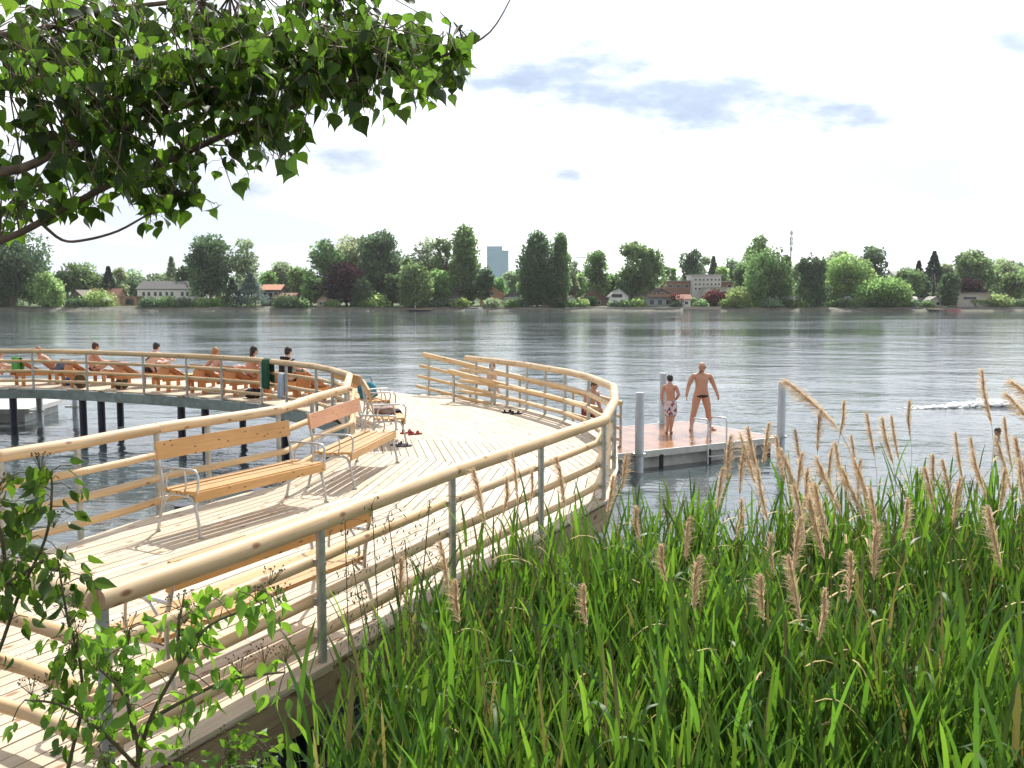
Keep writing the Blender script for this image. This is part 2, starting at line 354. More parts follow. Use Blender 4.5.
def clip(poly, p, n):       # keep the side where (q-p).n >= 0
    outp = []
    for i in range(len(poly)):
        a, b_ = poly[i], poly[(i+1) % len(poly)]
        da, db = (a-p).dot(n), (b_-p).dot(n)
        if da >= 0: outp.append(a)
        if (da >= 0) != (db >= 0): outp.append(a+(b_-a)*(da/(da-db)))
    return outp
def boards(mb, poly, d, wid=.135, gap=.013):
    d = d.normalized(); n = Vector((-d.y, d.x)); ts = [p.dot(n) for p in poly]
    t = math.floor(min(ts)/wid)*wid
    while t < max(ts):
        a = clip(poly, n*t+n*gap/2, n); a = clip(a, n*(t+wid-gap/2), -n) if len(a) > 2 else a
        if len(a) > 2:
            # split long boards into lengths with a butt joint
            ls = [p.dot(d) for p in a]; lo, hi = min(ls), max(ls)
            cuts = [lo]; x = lo+random.uniform(1.8, 4)
            while x < hi-.8: cuts.append(x); x += random.uniform(3, 4)
            cuts.append(hi)
            for c0, c1 in zip(cuts[:-1], cuts[1:]):
                q = clip(a, d*(c0+.002), d); q = clip(q, d*(c1-.002), -d) if len(q) > 2 else q
                if len(q) < 3: continue
                g = random.uniform(.84, 1.04); hue = random.uniform(-.03, .03); dz = random.uniform(-.0015, .0015)
                col = (g*(1+hue), g, g*(1-hue*1.2)); k = len(q); o = random.random()*40
                z1 = ZD+dz; z0 = ZD-.035
                vs = [(p.x, p.y, z0) for p in q]+[(p.x, p.y, z1) for p in q]
                uvf = lambda p: (p.dot(n)+o, p.dot(d)+o)
                fs = [list(range(k, 2*k))]; uvs = [[uvf(p) for p in q]]
                ar = sum(q[i].x*q[(i+1) % k].y-q[(i+1) % k].x*q[i].y for i in range(k))
                if ar < 0: fs = [fs[0][::-1]]; uvs = [uvs[0][::-1]]
                for i in range(k):
                    j = (i+1) % k; fs.append((i, j, k+j, k+i)); uvs.append([uvf(q[i]), uvf(q[j]), uvf(q[j]), uvf(q[i])])
                mb.quadset(vs, fs, uvs, col)
        t += wid
def ins(p, q, s): return p+(q-p)*s
rr = RIGHT; ll = LEFTIN
E = .03
sectors = [
 ([Vector((-9, 6.2)), Vector((-9, 8.6)), ll[0], ll[1], rr[1], rr[0], Vector((-2.2, 4.7)), Vector((-2.95, 4.9)), Vector((-5.5, 5.9))], (.45, .89)),
 ([ll[1], ll[2], ll[3], rr[2], rr[1]], (.45, .89)),
 ([ll[3], ll[4], ll[5], rr[3], rr[2]], (.40, .90)),
 ([ll[5], ll[6], ll[7], Vector((1.34, 13.2)), rr[4], rr[3]], (.12, .99)),
 ([ll[7], ll[8]*.55+ll[7]*.45, rr[6], Vector((1.34, 13.2))], (-.17, .985)),
 ([ll[8]*.55+ll[7]*.45, ll[8], ll[9], OUTER[2]*.35+OUTER[1]*.65, OUTER[0], rr[11], rr[10], rr[9], rr[8], rr[7], rr[6]], (-.38, .925)),
 ([ll[9], ll[10], ll[11], OUTER[4]*.35+OUTER[3]*.65, OUTER[3], OUTER[2], OUTER[2]*.35+OUTER[1]*.65], (-.75, .66)),
 ([ll[11], ll[12], ll[13], OUTER[5]*.3+OUTER[4]*.7, OUTER[4], OUTER[4]*.35+OUTER[3]*.65], (-.86, .5)),
 ([ll[13], ll[14], ll[15], OUTER[5], OUTER[5]*.3+OUTER[4]*.7], (-.94, .34)),
 ([ll[15], ll[16], ll[17], OUTER[6], OUTER[5]], (-.98, .16)),
 ([ll[17], ll[18], ll[19], OUTER[7], OUTER[6]], (-1, .02)),
]
bw = thing('boardwalk', 'long curving boardwalk of pale larch boards standing on piles over the lake', 'boardwalk', (0, 0, 0))
# non-convex sectors: triangulate fan-wise by splitting concave outlines first
def tri_convex(poly):
    """split into convex pieces (ear clipping then one piece per triangle merged greedily)"""
    P2 = poly[:]
    ar = sum(P2[i].x*P2[(i+1) % len(P2)].y-P2[(i+1) % len(P2)].x*P2[i].y for i in range(len(P2)))
    if ar < 0: P2.reverse()
    def cr(a, b_, c): return (b_.x-a.x)*(c.y-a.y)-(b_.y-a.y)*(c.x-a.x)
    return P2, all(cr(P2[i-1], P2[i], P2[(i+1) % len(P2)]) >= -1e-6 for i in range(len(P2)))
def boards_any(mb, poly, d, screws=False):
    # scan each board strip against a possibly concave outline: cut it by length intervals
    d = Vector(d).normalized(); n = Vector((-d.y, d.x)); wid = .135; gap = .013
    ts = [p.dot(n) for p in poly]; t = math.floor(min(ts)/wid)*wid
    def cross_at(tt):
        xs = []
        for i in range(len(poly)):
            a, b_ = poly[i], poly[(i+1) % len(poly)]; ta, tb = a.dot(n), b_.dot(n)
            if (ta <= tt) != (tb <= tt): xs.append((a+(b_-a)*((tt-ta)/(tb-ta))).dot(d))
        return sorted(xs)
    while t < max(ts):
        a0, a1 = t+gap/2, t+wid-gap/2
        x0, x1 = cross_at(a0), cross_at(a1)
        if len(x0) != len(x1): x0 = x1 = cross_at((a0+a1)/2)
        for k in range(0, len(x0)-1, 2):
            q = [n*a0+d*x0[k], n*a0+d*x0[k+1], n*a1+d*x1[k+1], n*a1+d*x1[k]]
            lo, hi = min(x0[k], x1[k]), max(x0[k+1], x1[k+1])
            if hi-lo < .04: continue
            cuts = [lo]; x = lo+random.uniform(1.8, 4)
            while x < hi-.8: cuts.append(x); x += random.uniform(3, 4)
            cuts.append(hi)
            for c0, c1 in zip(cuts[:-1], cuts[1:]):
                qq = clip(q, d*(c0+.002), d); qq = clip(qq, d*(c1-.002), -d) if len(qq) > 2 else qq
                if len(qq) < 3: continue
                g = random.uniform(.80, 1.05); hue = random.uniform(-.04, .04)
                col = (g*(1+hue), g, g*(1-hue*1.3)); o = random.random()*40; kk = len(qq)
                z1 = ZD+random.uniform(-.0015, .0015); z0 = ZD-.035
                ar = sum(qq[i].x*qq[(i+1) % kk].y-qq[(i+1) % kk].x*qq[i].y for i in range(kk))
                if ar < 0: qq = qq[::-1]
                vs = [(p.x, p.y, z0) for p in qq]+[(p.x, p.y, z1) for p in qq]
                uvf = lambda p: (p.dot(n)+o, p.dot(d)+o)
                fs = [list(range(kk, 2*kk))]; uvs = [[uvf(p) for p in qq]]
                for i in range(kk):
                    j = (i+1) % kk; fs.append((i, j, kk+j, kk+i)); uvs.append([uvf(qq[i]), uvf(qq[j]), uvf(qq[j]), uvf(qq[i])])
                mb.quadset(vs, fs, uvs, col)
                if screws:
                    for sx_ in np.arange(math.ceil(c0/.62)*.62, c1, .62):
                        for sy_ in (.028, wid-.03):
                            cc = n*(t+sy_)+d*float(sx_)
                            if all((qq2-qq1).cross(cc-qq1) > .01*(qq2-qq1).length for qq1, qq2 in zip(qq, qq[1:]+qq[:1])) if ar > 0 else all((qq2-qq1).cross(cc-qq1) > .01*(qq2-qq1).length for qq1, qq2 in zip(qq, qq[1:]+qq[:1])):
                                mb.quadset([(cc.x+.0055*math.cos(a_), cc.y+.0055*math.sin(a_), z1+.0012) for a_ in (0, 1.05, 2.09, 3.14, 4.19, 5.24)], [(0, 1, 2, 3, 4, 5)], None, (.22, .22, .24))
        t += wid
for si_, (poly, d) in enumerate(sectors):
    mb = MB(); boards_any(mb, poly, d, si_ < 4); mb.build('decking', M['deck'], bw)
# joists under the boards, one sheet of dark framing per sector edge is too fine to see: cross beams
def edge_boards(path, name, mat, hts, off, thick=.05, top=ZD-.04, side=1):
    mb = MB()
    for a, b_ in zip(path[:-1], path[1:]):
        d = (b_-a).normalized(); n = Vector((d.y, -d.x))*side
        z = top
        for hh in hts:
            g = random.uniform(.85, 1.05)
            mb.beam((*(a+n*off), z-hh/2), (*(b_+n*off), z-hh/2), thick, hh-.008, (g, g*.98, g*.95)); z -= hh
    return mb.build(name, mat, bw)
edge_boards(RIGHT, 'side_planks', M['fascia'], [.16, .16], .02)
edge_boards([Vector((-9, 6.15)), Vector((-5.5, 5.9)), Vector((-2.95, 4.9)), Vector((-2.2, 4.7)), RIGHT[0]], 'side_planks', M['fascia'], [.16, .16], .0)
mb = MB()   # kerb board lying flat on the edge
for a, b_ in zip(RIGHT[:-1], RIGHT[1:]):
    g = random.uniform(.8, .95); d = (b_-a).normalized(); n = Vector((d.y, -d.x))
    mb.beam((*(a-n*.02-d*.0), ZD+.012), (*(b_-n*.02), ZD+.012), .17, .03, (g, g, g))
mb.build('edge_board', M['deck'], bw)
edge_boards(LEFTIN[:9], 'side_beam', M['fascia'], [.18], -.03, .06)
edge_boards(LEFTIN[8:], 'side_beam', M['beam'], [.26], -.03, .07, ZD-.045)
edge_boards(OUTER, 'side_beam', M['beam'], [.24], 0, .06, ZD-.045)
mb = MB()
for t in range(9):   # cross beams under the wings
    a = LEFTIN[8+t]; o = OUTER[min(2+t//2, 7)]; a2 = Vector((a.x, a.y))
    mb.beam((*(a2+(o-a2)*.02), ZD-.17), (*(a2+(o-a2)*.98), ZD-.17), .12, .2)
for (a, o) in ((LEFTIN[2], RIGHT[1]), (LEFTIN[4], RIGHT[2]), (LEFTIN[5], RIGHT[3]), (LEFTIN[6], RIGHT[4]), (LEFTIN[7], RIGHT[6]), (LEFTIN[1], RIGHT[0])):
    mb.beam((*(a+(o-a)*.02), ZD-.17), (*(a+(o-a)*.98), ZD-.17), .12, .2)
mb.build('cross_beam', M['beam'], bw)
pil = []
for (px, off) in ((10, .35), (80, .45), (98.5, .25), (179, .3), (203, .25), (283, .3)):
    # under the inner edge of the far wing, at the sight line px
    for a, b_ in zip(LEFTIN[8:-1], LEFTIN[9:]):
        k = (px-512)/FOC
        fa, fb = a.x-k*a.y, b_.x-k*b_.y
        if (fa <= 0) != (fb <= 0):
            q = a+(b_-a)*(fa/(fa-fb)); pil.append(Vector((q.x+k*off, q.y+off)))
pil += [Vector((-3.0, 15.6)), Vector((1.1, 16.4)), Vector((.9, 11.9)), Vector((-.9, 8.1)), Vector((-1.55, 6.5)), Vector((-3.5, 12.9)), Vector((-4.2, 11.9)), Vector((-.6, 23)), Vector((-3.5, 25.2)), Vector((-8, 28)), Vector((-12, 28.9)), Vector((-17, 29)), Vector((.4, 20.6))]
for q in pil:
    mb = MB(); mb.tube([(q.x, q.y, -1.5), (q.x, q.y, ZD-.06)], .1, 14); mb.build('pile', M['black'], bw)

# ------------------------------------------------------------------ railings
def railing(label, path, posts, name='railing', side=1, zf=lambda i: DECK, ends=(0, 0), lean=None, offs=.075, foot=.12):
    """handrail and three lower rails of round timber; posts outside"""
    t = thing(name, label, 'railing', (path[0].x, path[0].y, zf(0)))
    inv = Vector(t.location)
    n = len(path)
    def pt(p, z): return Vector((p.x, p.y, z))-inv
    # lower rails run on the deck side of the posts
    def inset(dist):
        res = []
        for i in range(n):
            t0 = (path[i]-path[i-1]).normalized() if i else (path[1]-path[0]).normalized()
            t1 = (path[i+1]-path[i]).normalized() if i < n-1 else t0
            m_ = Vector(((t0.y+t1.y)/2, -(t0.x+t1.x)/2))*side; m_ = m_/max(m_.length_squared, .3)
            res.append(path[i]-m_*dist)
        return res
    low = inset(.082)
    for k, (hh, r) in enumerate(((RAIL, .065), (.74, .042), (.46, .042), (.19, .042))):
        for i in range(n-1):
            a, b_ = (path if k == 0 else low)[i:i+2]; d = (b_-a).normalized()
            a2 = a-d*(.02 if i else 0); b2 = b_+d*.02
            if lean and i == (0 if lean[0] == 0 else n-2):
                ext = lean[1]*(1-hh/RAIL)
                if lean[0] == 0: a2 = a-d*ext
                else: b2 = b_+d*ext
            g = random.uniform(.88, 1.06); hue = random.uniform(-.04, .05)
            mb = MB(); q0 = pt(a2, zf(i)+hh); q1 = pt(b2, zf(i+1)+hh)
            mid = (q0+q1)/2+Vector((0, 0, random.uniform(-.008, .004)))
            mb.tube([q0, q0+(q1-q0)*.02, mid, q1-(q1-q0)*.02, q1], [r*.97, r, r*random.uniform(.98, 1.04), r, r*.97], 18, (g*(1+hue), g, g*(1-2*hue)))
            mb.build('handrail' if k == 0 else 'rail', M['log'], t)
    for (i, s) in posts:
        a, b_ = path[i], path[min(i+1, n-1)]
        if i == n-1: a, b_ = path[n-2], path[n-1]; p = b_
        else: p = a+(b_-a)*s
        d = (b_-a).normalized(); nn = Vector((d.y, -d.x))*side
        z0 = zf(i)+(zf(min(i+1, n-1))-zf(i))*s; q = p+nn*offs
        mb = MB(); rp = .034
        pts = [pt(p, z0-foot), pt(p, z0+RAIL-.05)]
        mb.tube(pts, rp, 12); po = mb.build('post', M['steel'], t)
        for hh in (.74, .46, .19):
            mb = MB(); c = pt(p-nn*.036, z0+hh)
            rot = Matrix((Vector((nn.x, nn.y, 0)), Vector((-nn.y, nn.x, 0)), Vector((0, 0, 1)))).transposed()
            mb.box(c, (.045, .055, .05), rot); mb.tube([c-Vector((nn.x, nn.y, 0))*.0+Vector((0, 0, 0)), c+Vector((nn.x, nn.y, 0))*.08], .009, 6)
            mb.build('bracket', M['steel'], po)
    return t
railing('round timber railing along the right side of the boardwalk, bending round above the raft', RIGHT, [(0, .015), (1, 0), (2, 0), (3, 0), (4, 0), (5, 0), (6, 0), (7, .05), (8, .0), (8, .5), (9, 0), (9, .55), (10, 0), (10, .6)], lean=(1, .25))
railing('round timber railing along the bay side, sweeping round from the benches to the far wing', LEFTIN, [(i, 0) for i in range(1, 8)]+[(8, .1)]+[(i, 0) for i in range(9, 19)], side=-1, foot=.3)
railing('short timber railing closing the near end, left of the corner post', NEARL, [(1, .5), (2, .9)], side=-1)

# ------------------------------------------------------------------ ramp to the raft
RA = Vector((-2.35, 25.15)); RB = Vector((2.55, 22.1)); RW = 1.25
rd = (RB-RA).normalized(); rn = Vector((rd.y, -rd.x))       # towards the viewer side
ramp = thing('ramp', 'sloping wooden ramp leading down from the boardwalk to the swimming raft', 'ramp', (0, 0, 0))
mb = MB(); nb = 38; zr = lambda s: DECK-.02+(RAFT+.06-DECK)*s
for i in range(nb):
    s0 = i/nb; s1 = (i+.9)/nb; a = RA+(RB-RA)*s0; b_ = RA+(RB-RA)*s1; g = random.uniform(.8, 1.05)
    c = (a+b_)/2+rn*RW/2; ax = Vector((RB.x-RA.x, RB.y-RA.y, zr(1)-zr(0))).normalized(); ay = Vector((rn.x, rn.y, 0)); az = ax.cross(ay)
    if az.z < 0: az = -az; ay = -ay
    mb.box((c.x, c.y, zr((s0+s1)/2)-.02), ((b_-a).length, RW, .035), Matrix((ax, ay, az)).transposed(), (g, g, g), axis=1)
mb.build('ramp_boards', M['deck'], ramp)
mb = MB()
for k in (0.03, RW-.03): mb.beam((*(RA+rn*k), zr(0)-.12), (*(RB+rn*k), zr(1)-.12), .06, .16)
mb.build('stringer', M['beam'], ramp)
ro = [RA+(RB-RA)*s for s in (0, .26, .52, .78, 1)]
railing('sloping timber railing on the far side of the ramp down to the raft', ro, [(0, .12), (1, 0), (2, 0), (3, 0), (4, 0)], side=-1, zf=lambda i: DECK+(RAFT-DECK)*(i/4)-.0, lean=(0, .2))
ro2 = [RA+(RB-RA)*s+rn*RW for s in (.30, .53, .77, 1)]
railing('sloping timber railing on the near side of the ramp, behind the curved railing', ro2, [(0, .1), (1, 0), (2, 0), (3, 0)], side=1, zf=lambda i: DECK+(RAFT-DECK)*(.30+.7*i/3))

# ------------------------------------------------------------------ benches
def make_bench(name='bench'):
    t = thing(name, 'bench', 'bench', (0, 0, 0)); LN = 2.1
    for k, (y0, y1) in enumerate(((.09, .185), (.213, .308), (.336, .431), (.459, .575))):
        g = random.uniform(.92, 1.08); mb = MB(); z = .465+.012*abs(k-1.5)
        mb.box((0, (y0+y1)/2, z), (LN, y1-y0, .032), Matrix.Rotation((1.5-k)*-.03, 3, 'X'), (g, g, g)); mb.build('seat_slat', M['bench'], t)
    mb = MB(); mb.box((0, .593, .438), (LN, .03, .10)); mb.build('front_board', M['bench'], t)
    mb = MB(); mb.box((0, .012, .895), (LN, .032, .20), Matrix.Rotation(.14, 3, 'X')); mb.build('backrest', M['bench'], t)
    for sx_ in (-1, 1):
        x = sx_*(LN/2-.025); mb = MB()
        def T(pts, r=.016): mb.tube([(x, y, z) for y, z in pts], r, 8)
        T([(-.03, 0), (.0, .12), (.055, .30), (.075, .42), (.07, .52), (.045, .70), (.018, .80), (-.012, .99)], .017)
        T([(.63, 0), (.605, .14), (.565, .33), (.53, .41), (.47, .435), (.35, .44), (.15, .44), (.07, .43)], .017)
        T([(.045, .10), (.06, .25), (.12, .38), (.2, .43)], .012) if False else None
        T([(.055, .26), (.10, .36), (.17, .42), (.24, .44)], .012)
        T([(.04, .72), (.15, .725), (.50, .73), (.58, .72), (.615, .67), (.612, .55), (.585, .42), (.56, .30)], .014)
        T([(.15, .455), (.12, .52), (.135, .62), (.20, .70), (.26, .725)], .011)
        T([(.40, .455), (.43, .55), (.42, .66), (.39, .725)], .011)
        T([(-.055, .006), (-.0, .006)], .014); T([(.60, .006), (.66, .006)], .014)
        mb.build('frame', M['alu'], t)
    return t
b0 = make_bench()
GB = 'wooden benches along the boardwalk'
def place_bench(p_near, p_far, label, flip=False, first=False):
    """rear-leg line runs from near to far; seat faces right of that line (or left when flipped)"""
    b_ = b0 if first else copy_tree(b0)
    mid = (p_near+p_far)/2; d = (p_far-p_near).normalized(); ang = math.atan2(d.y, d.x)
    # local +x along d, local +y must point to the seat side: right side means rotate by pi
    b_.rotation_euler = (0, 0, ang if flip else ang+math.pi); b_.location = (mid.x, mid.y, ZD+.006)
    tag(b_, label, 'bench', GB); return b_
def dk(px, py, z=DECK): p = P(px, py, z); return Vector((p.x, p.y))
B1 = place_bench(dk(162, 531), dk(287, 497.5), 'wooden bench with metal arms nearest on the left, beside the bay railing', first=True)
B2 = place_bench(dk(311.6, 487), dk(357.5, 462.3), 'second bench in the row, with a reddish backrest and its seat empty')
B3 = place_bench(Vector((-2.42, 16.05)), Vector((-2.85, 18.1)), 'bench seen end-on with rolled clothes and trousers left on its seat')
B4 = place_bench(Vector((-3.0, 18.75)), Vector((-3.9, 20.6)), 'farthest bench in the row, with a turquoise bag on it')
B5 = place_bench(Vector((-2.06, 5.62)), Vector((-1.12, 7.46)), 'bench turned away behind the near railing, glowing orange back board', flip=True)
M['bench_red'] = wood('reddish_bench_wood', (.60, .30, .17), (.70, .39, .24), kscale=4, rough=.4)
for o in KIDS[B2.name]:
    if o.name.startswith('backrest'): o.data = o.data.copy(); o.data.materials[0] = M['bench_red']; o['label'] = 'reddish backrest board'
# ------------------------------------------------------------------ raft
def make_raft(name, label, c0, u, v, lu, lv, ladder=None, fend=(.1, .5, .9), matd='raftdeck'):
    """c0 near-left corner, u along the near edge, v away"""
    t = thing(name, label, 'raft', (0, 0, 0))
    rect = lambda e: [c0-u*e-v*e, c0+u*(lu+e)-v*e, c0+u*(lu+e)+v*(lv+e), c0-u*e+v*(lv+e)]
    mb = MB(); q = rect(-.05); nb = int(lu/.14)
    for i in range(nb):
        a = c0+u*(.04+i*(lu-.08)/nb); b_ = c0+u*(.04+(i+.93)*(lu-.08)/nb); g = random.uniform(.85, 1.1)
        c = (a+b_)/2+v*lv/2
        rot = Matrix((Vector((u.x, u.y, 0)), Vector((v.x, v.y, 0)), Vector((0, 0, 1)))).transposed()
        mb.box((c.x, c.y, RAFT-.015), ((b_-a).length, lv-.08, .03), rot, (g, g, g), axis=1)
    mb.build('platform_boards', M[matd], t)
    mb = MB(); qs = rect(0)
    for i in range(4):
        a, b_ = qs[i], qs[(i+1) % 4]; mb.beam((*a, RAFT-.07), (*b_, RAFT-.07), .07, .15)
    mb.build('edge_frame', M['concrete'], t)
    mb = MB(); mb.poly_prism(rect(-.18), -.35, RAFT-.16); mb.build('float', M['concrete'], t)
    for s in fend:
        c = c0+u*lu*s-v*.03; mb = MB(); mb.box((c.x, c.y, RAFT-.32), (.09, .09, .42)); mb.build('fender', M['rubber'], t)
    if ladder is not None:
        for k, s in enumerate(ladder):
            mb = MB(); c = c0+u*s; pts = [c+v*.42, c+v*.42, c+v*.36, c-v*.08, c-v*.14, c-v*.14]; zs = [RAFT, RAFT+.52, RAFT+.60, RAFT+.62, RAFT+.54, -.7]
            mb.tube([(p.x, p.y, z) for p, z in zip(pts, zs)], .02, 8); mb.tube([(c.x+v.x*.42, c.y+v.y*.42, RAFT+.002), (c.x+v.x*.42, c.y+v.y*.42, RAFT+.02)], .05, 10)
            mb.build('ladder_rail', M['alu'], t)
        for z in (.18, -.06, -.3):
            mb = MB(); a = c0+u*ladder[0]-v*.14; b_ = c0+u*ladder[1]-v*.14; mb.beam((*a, z), (*b_, z), .07, .03); mb.build('ladder_step', M['alu'], t)
    return t
u = Vector((.862, .507)); v = Vector((-.507, .862))
c1 = P(779, 437, RAFT); C1 = Vector((c1.x, c1.y)); LU = 5.6
C0 = C1-u*LU
lad_s = []
for px in (706, 724.5):    # where the ladder legs cross the near edge
    k = (px-512)/FOC; s = (k*C0.y-C0.x)/(u.x-k*u.y); lad_s.append(s)
make_raft('raft', 'swimming raft with a bather ladder and two people standing on its wet boards', C0, u, v, LU, 3.5, lad_s, (.32, .58, .93))
K = P(28, 409, RAFT); K2 = Vector((K.x, K.y+.0))
u2 = Vector((.99, .1)); v2 = Vector((-.1, .99))
make_raft('raft', 'white pontoon glimpsed under the left wing of the boardwalk', K2-u2*5, u2, v2, 5, 3.2, None, (.2, .6), 'concrete')
def mooring(x, y, top, label, collar=None):
    t = thing('mooring_post', label, 'mooring post', (x, y, 0), 0, 'grey mooring posts of the rafts')
    mb = MB(); mb.tube([(0, 0, -1.5), (0, 0, top-.01), (0, 0, top)], [.1, .1, .09], 20); mb.build('pile', M['pile'], t)
    if collar is not None:
        mb = MB(); cv = Vector((collar[0], collar[1], 0)); mb.tube([(0, 0, RAFT-.05), (0, 0, RAFT-.0)], .15, 16)
        mb.beam((0, 0, RAFT-.03), cv*.3+Vector((0, 0, RAFT-.03)), .16, .05); mb.build('collar', M['steel'], t)
def onray(px, py, z): p = P(px, py, z); return p.x, p.y
k = (636-512)/FOC; s = (k*C0.y-C0.x)/(u.x-k*u.y); q = C0+u*s-v*.17
mooring(q.x, q.y, CAM_H-(392.6-295)*q.y/FOC, 'grey mooring post nearest the boardwalk corner, left of the ladder', (v.x, v.y))
q = C0+v*3.67; k = (664-512)/FOC; s = (k*q.y-q.x)/(u.x-k*u.y); q = q+u*s
mooring(q.x, q.y, CAM_H-(373-295)*q.y/FOC, 'grey mooring post at the far edge of the raft, behind the boy', (-v.x, -v.y))
q = C1-v*(-.15)+u*.17
k = (783.5-512)/FOC; s = (k*q.y-q.x)/(u.x-k*u.y) ; q = q+u*s
mooring(q.x, q.y, CAM_H-(382-295)*q.y/FOC, 'grey mooring post at the outer right corner of the raft', (-u.x, -u.y))
for px, yy, lb in ((36.5, K.y-.2, 'grey mooring post under the left wing, at the near corner of the white pontoon'), (72.5, K.y+.9, 'grey mooring post under the left wing, right of the white pontoon')):
    mooring((px-512)/FOC*yy, yy, 1.05, lb, (-1, 0))
# ------------------------------------------------------------------ people
def skin_to(mb, verts, edges, radii, root=0, lv=2, col=(1, 1, 1), mat=0):
    me = bpy.data.meshes.new('tmp'); me.from_pydata([tuple(p) for p in verts], edges, [])
    o = bpy.data.objects.new('tmp', me); COL.objects.link(o)
    md = o.modifiers.new('s', 'SKIN'); md.use_smooth_shade = True; md.branch_smoothing = .6
    sv = me.skin_vertices[0].data
    for i, r in enumerate(radii):
        sv[i].radius = (r, r) if not hasattr(r, '__len__') else r
        sv[i].use_root = (i == root)
    s2 = o.modifiers.new('u', 'SUBSURF'); s2.levels = lv; s2.render_levels = lv
    dg = bpy.context.evaluated_depsgraph_get(); dg.update()
    ev = o.evaluated_get(dg); m2 = ev.to_mesh()
    vs = [v_.co.copy() for v_ in m2.vertices]; fs = [tuple(p.vertices) for p in m2.polygons]
    ev.to_mesh_clear(); bpy.data.objects.remove(o); bpy.data.meshes.remove(me)
    mb.quadset(vs, fs, None, col, True, mat)
STAND = dict(pelvis=(0, 0, .95), belly=(0, .01, 1.09), chest=(0, 0, 1.27), top=(0, -.01, 1.375), neck=(0, 0, 1.485), hb=(0, .015, 1.565), hm=(0, .02, 1.64), ht=(0, .01, 1.70),
             hipL=(-.095, 0, .88), kneeL=(-.11, .02, .49), calfL=(-.112, -.01, .37), ankL=(-.115, -.02, .09), toeL=(-.14, .14, .035),
             hipR=(.095, 0, .88), kneeR=(.11, .02, .49), calfR=(.112, -.01, .37), ankR=(.115, -.02, .09), toeR=(.14, .14, .035),
             shL=(-.185, -.01, 1.41), elL=(-.25, -.02, 1.14), wrL=(-.27, .05, .90), haL=(-.275, .08, .82),
             shR=(.185, -.01, 1.41), elR=(.25, -.02, 1.14), wrR=(.27, .05, .90), haR=(.275, .08, .82))
SIT = dict(STAND); SIT.update(pelvis=(0, 0, .50), belly=(0, .02, .63), chest=(0, .06, .81), top=(0, .09, .92), neck=(0, .11, 1.03), hb=(0, .14, 1.10), hm=(0, .155, 1.175), ht=(0, .145, 1.235),
             hipL=(-.10, .07, .47), kneeL=(-.15, .48, .68), calfL=(-.15, .60, .60), ankL=(-.14, .78, .44), toeL=(-.15, .92, .40),
             hipR=(.10, .07, .47), kneeR=(.15, .48, .68), calfR=(.15, .60, .60), ankR=(.14, .78, .44), toeR=(.15, .92, .40),
             shL=(-.18, .08, .95), elL=(-.24, .22, .74), wrL=(-.17, .42, .70), haL=(-.13, .50, .71),
             shR=(.18, .08, .95), elR=(.24, .22, .74), wrR=(.17, .42, .70), haR=(.13, .50, .71))
RAD = dict(pelvis=.178, belly=.165, chest=.183, top=.128, neck=.064, hb=.07, hm=.075, ht=.05, hip=.118, knee=.070, calf=.072, ank=.044, toe=.040, sh=.074, el=.052, wr=.036, ha=.042)
ORDER = ['pelvis', 'belly', 'chest', 'top', 'neck', 'hb', 'hm', 'ht'] + [a+s for s in 'LR' for a in ('hip', 'knee', 'calf', 'ank', 'toe')] + [a+s for s in 'LR' for a in ('sh', 'el', 'wr', 'ha')]
EDG = [('pelvis', 'belly'), ('belly', 'chest'), ('chest', 'top'), ('top', 'neck'), ('neck', 'hb'), ('hb', 'hm'), ('hm', 'ht')]
for s in 'LR': EDG += [('pelvis', 'hip'+s), ('hip'+s, 'knee'+s), ('knee'+s, 'calf'+s), ('calf'+s, 'ank'+s), ('ank'+s, 'toe'+s), ('top', 'sh'+s), ('sh'+s, 'el'+s), ('el'+s, 'wr'+s), ('wr'+s, 'ha'+s)]
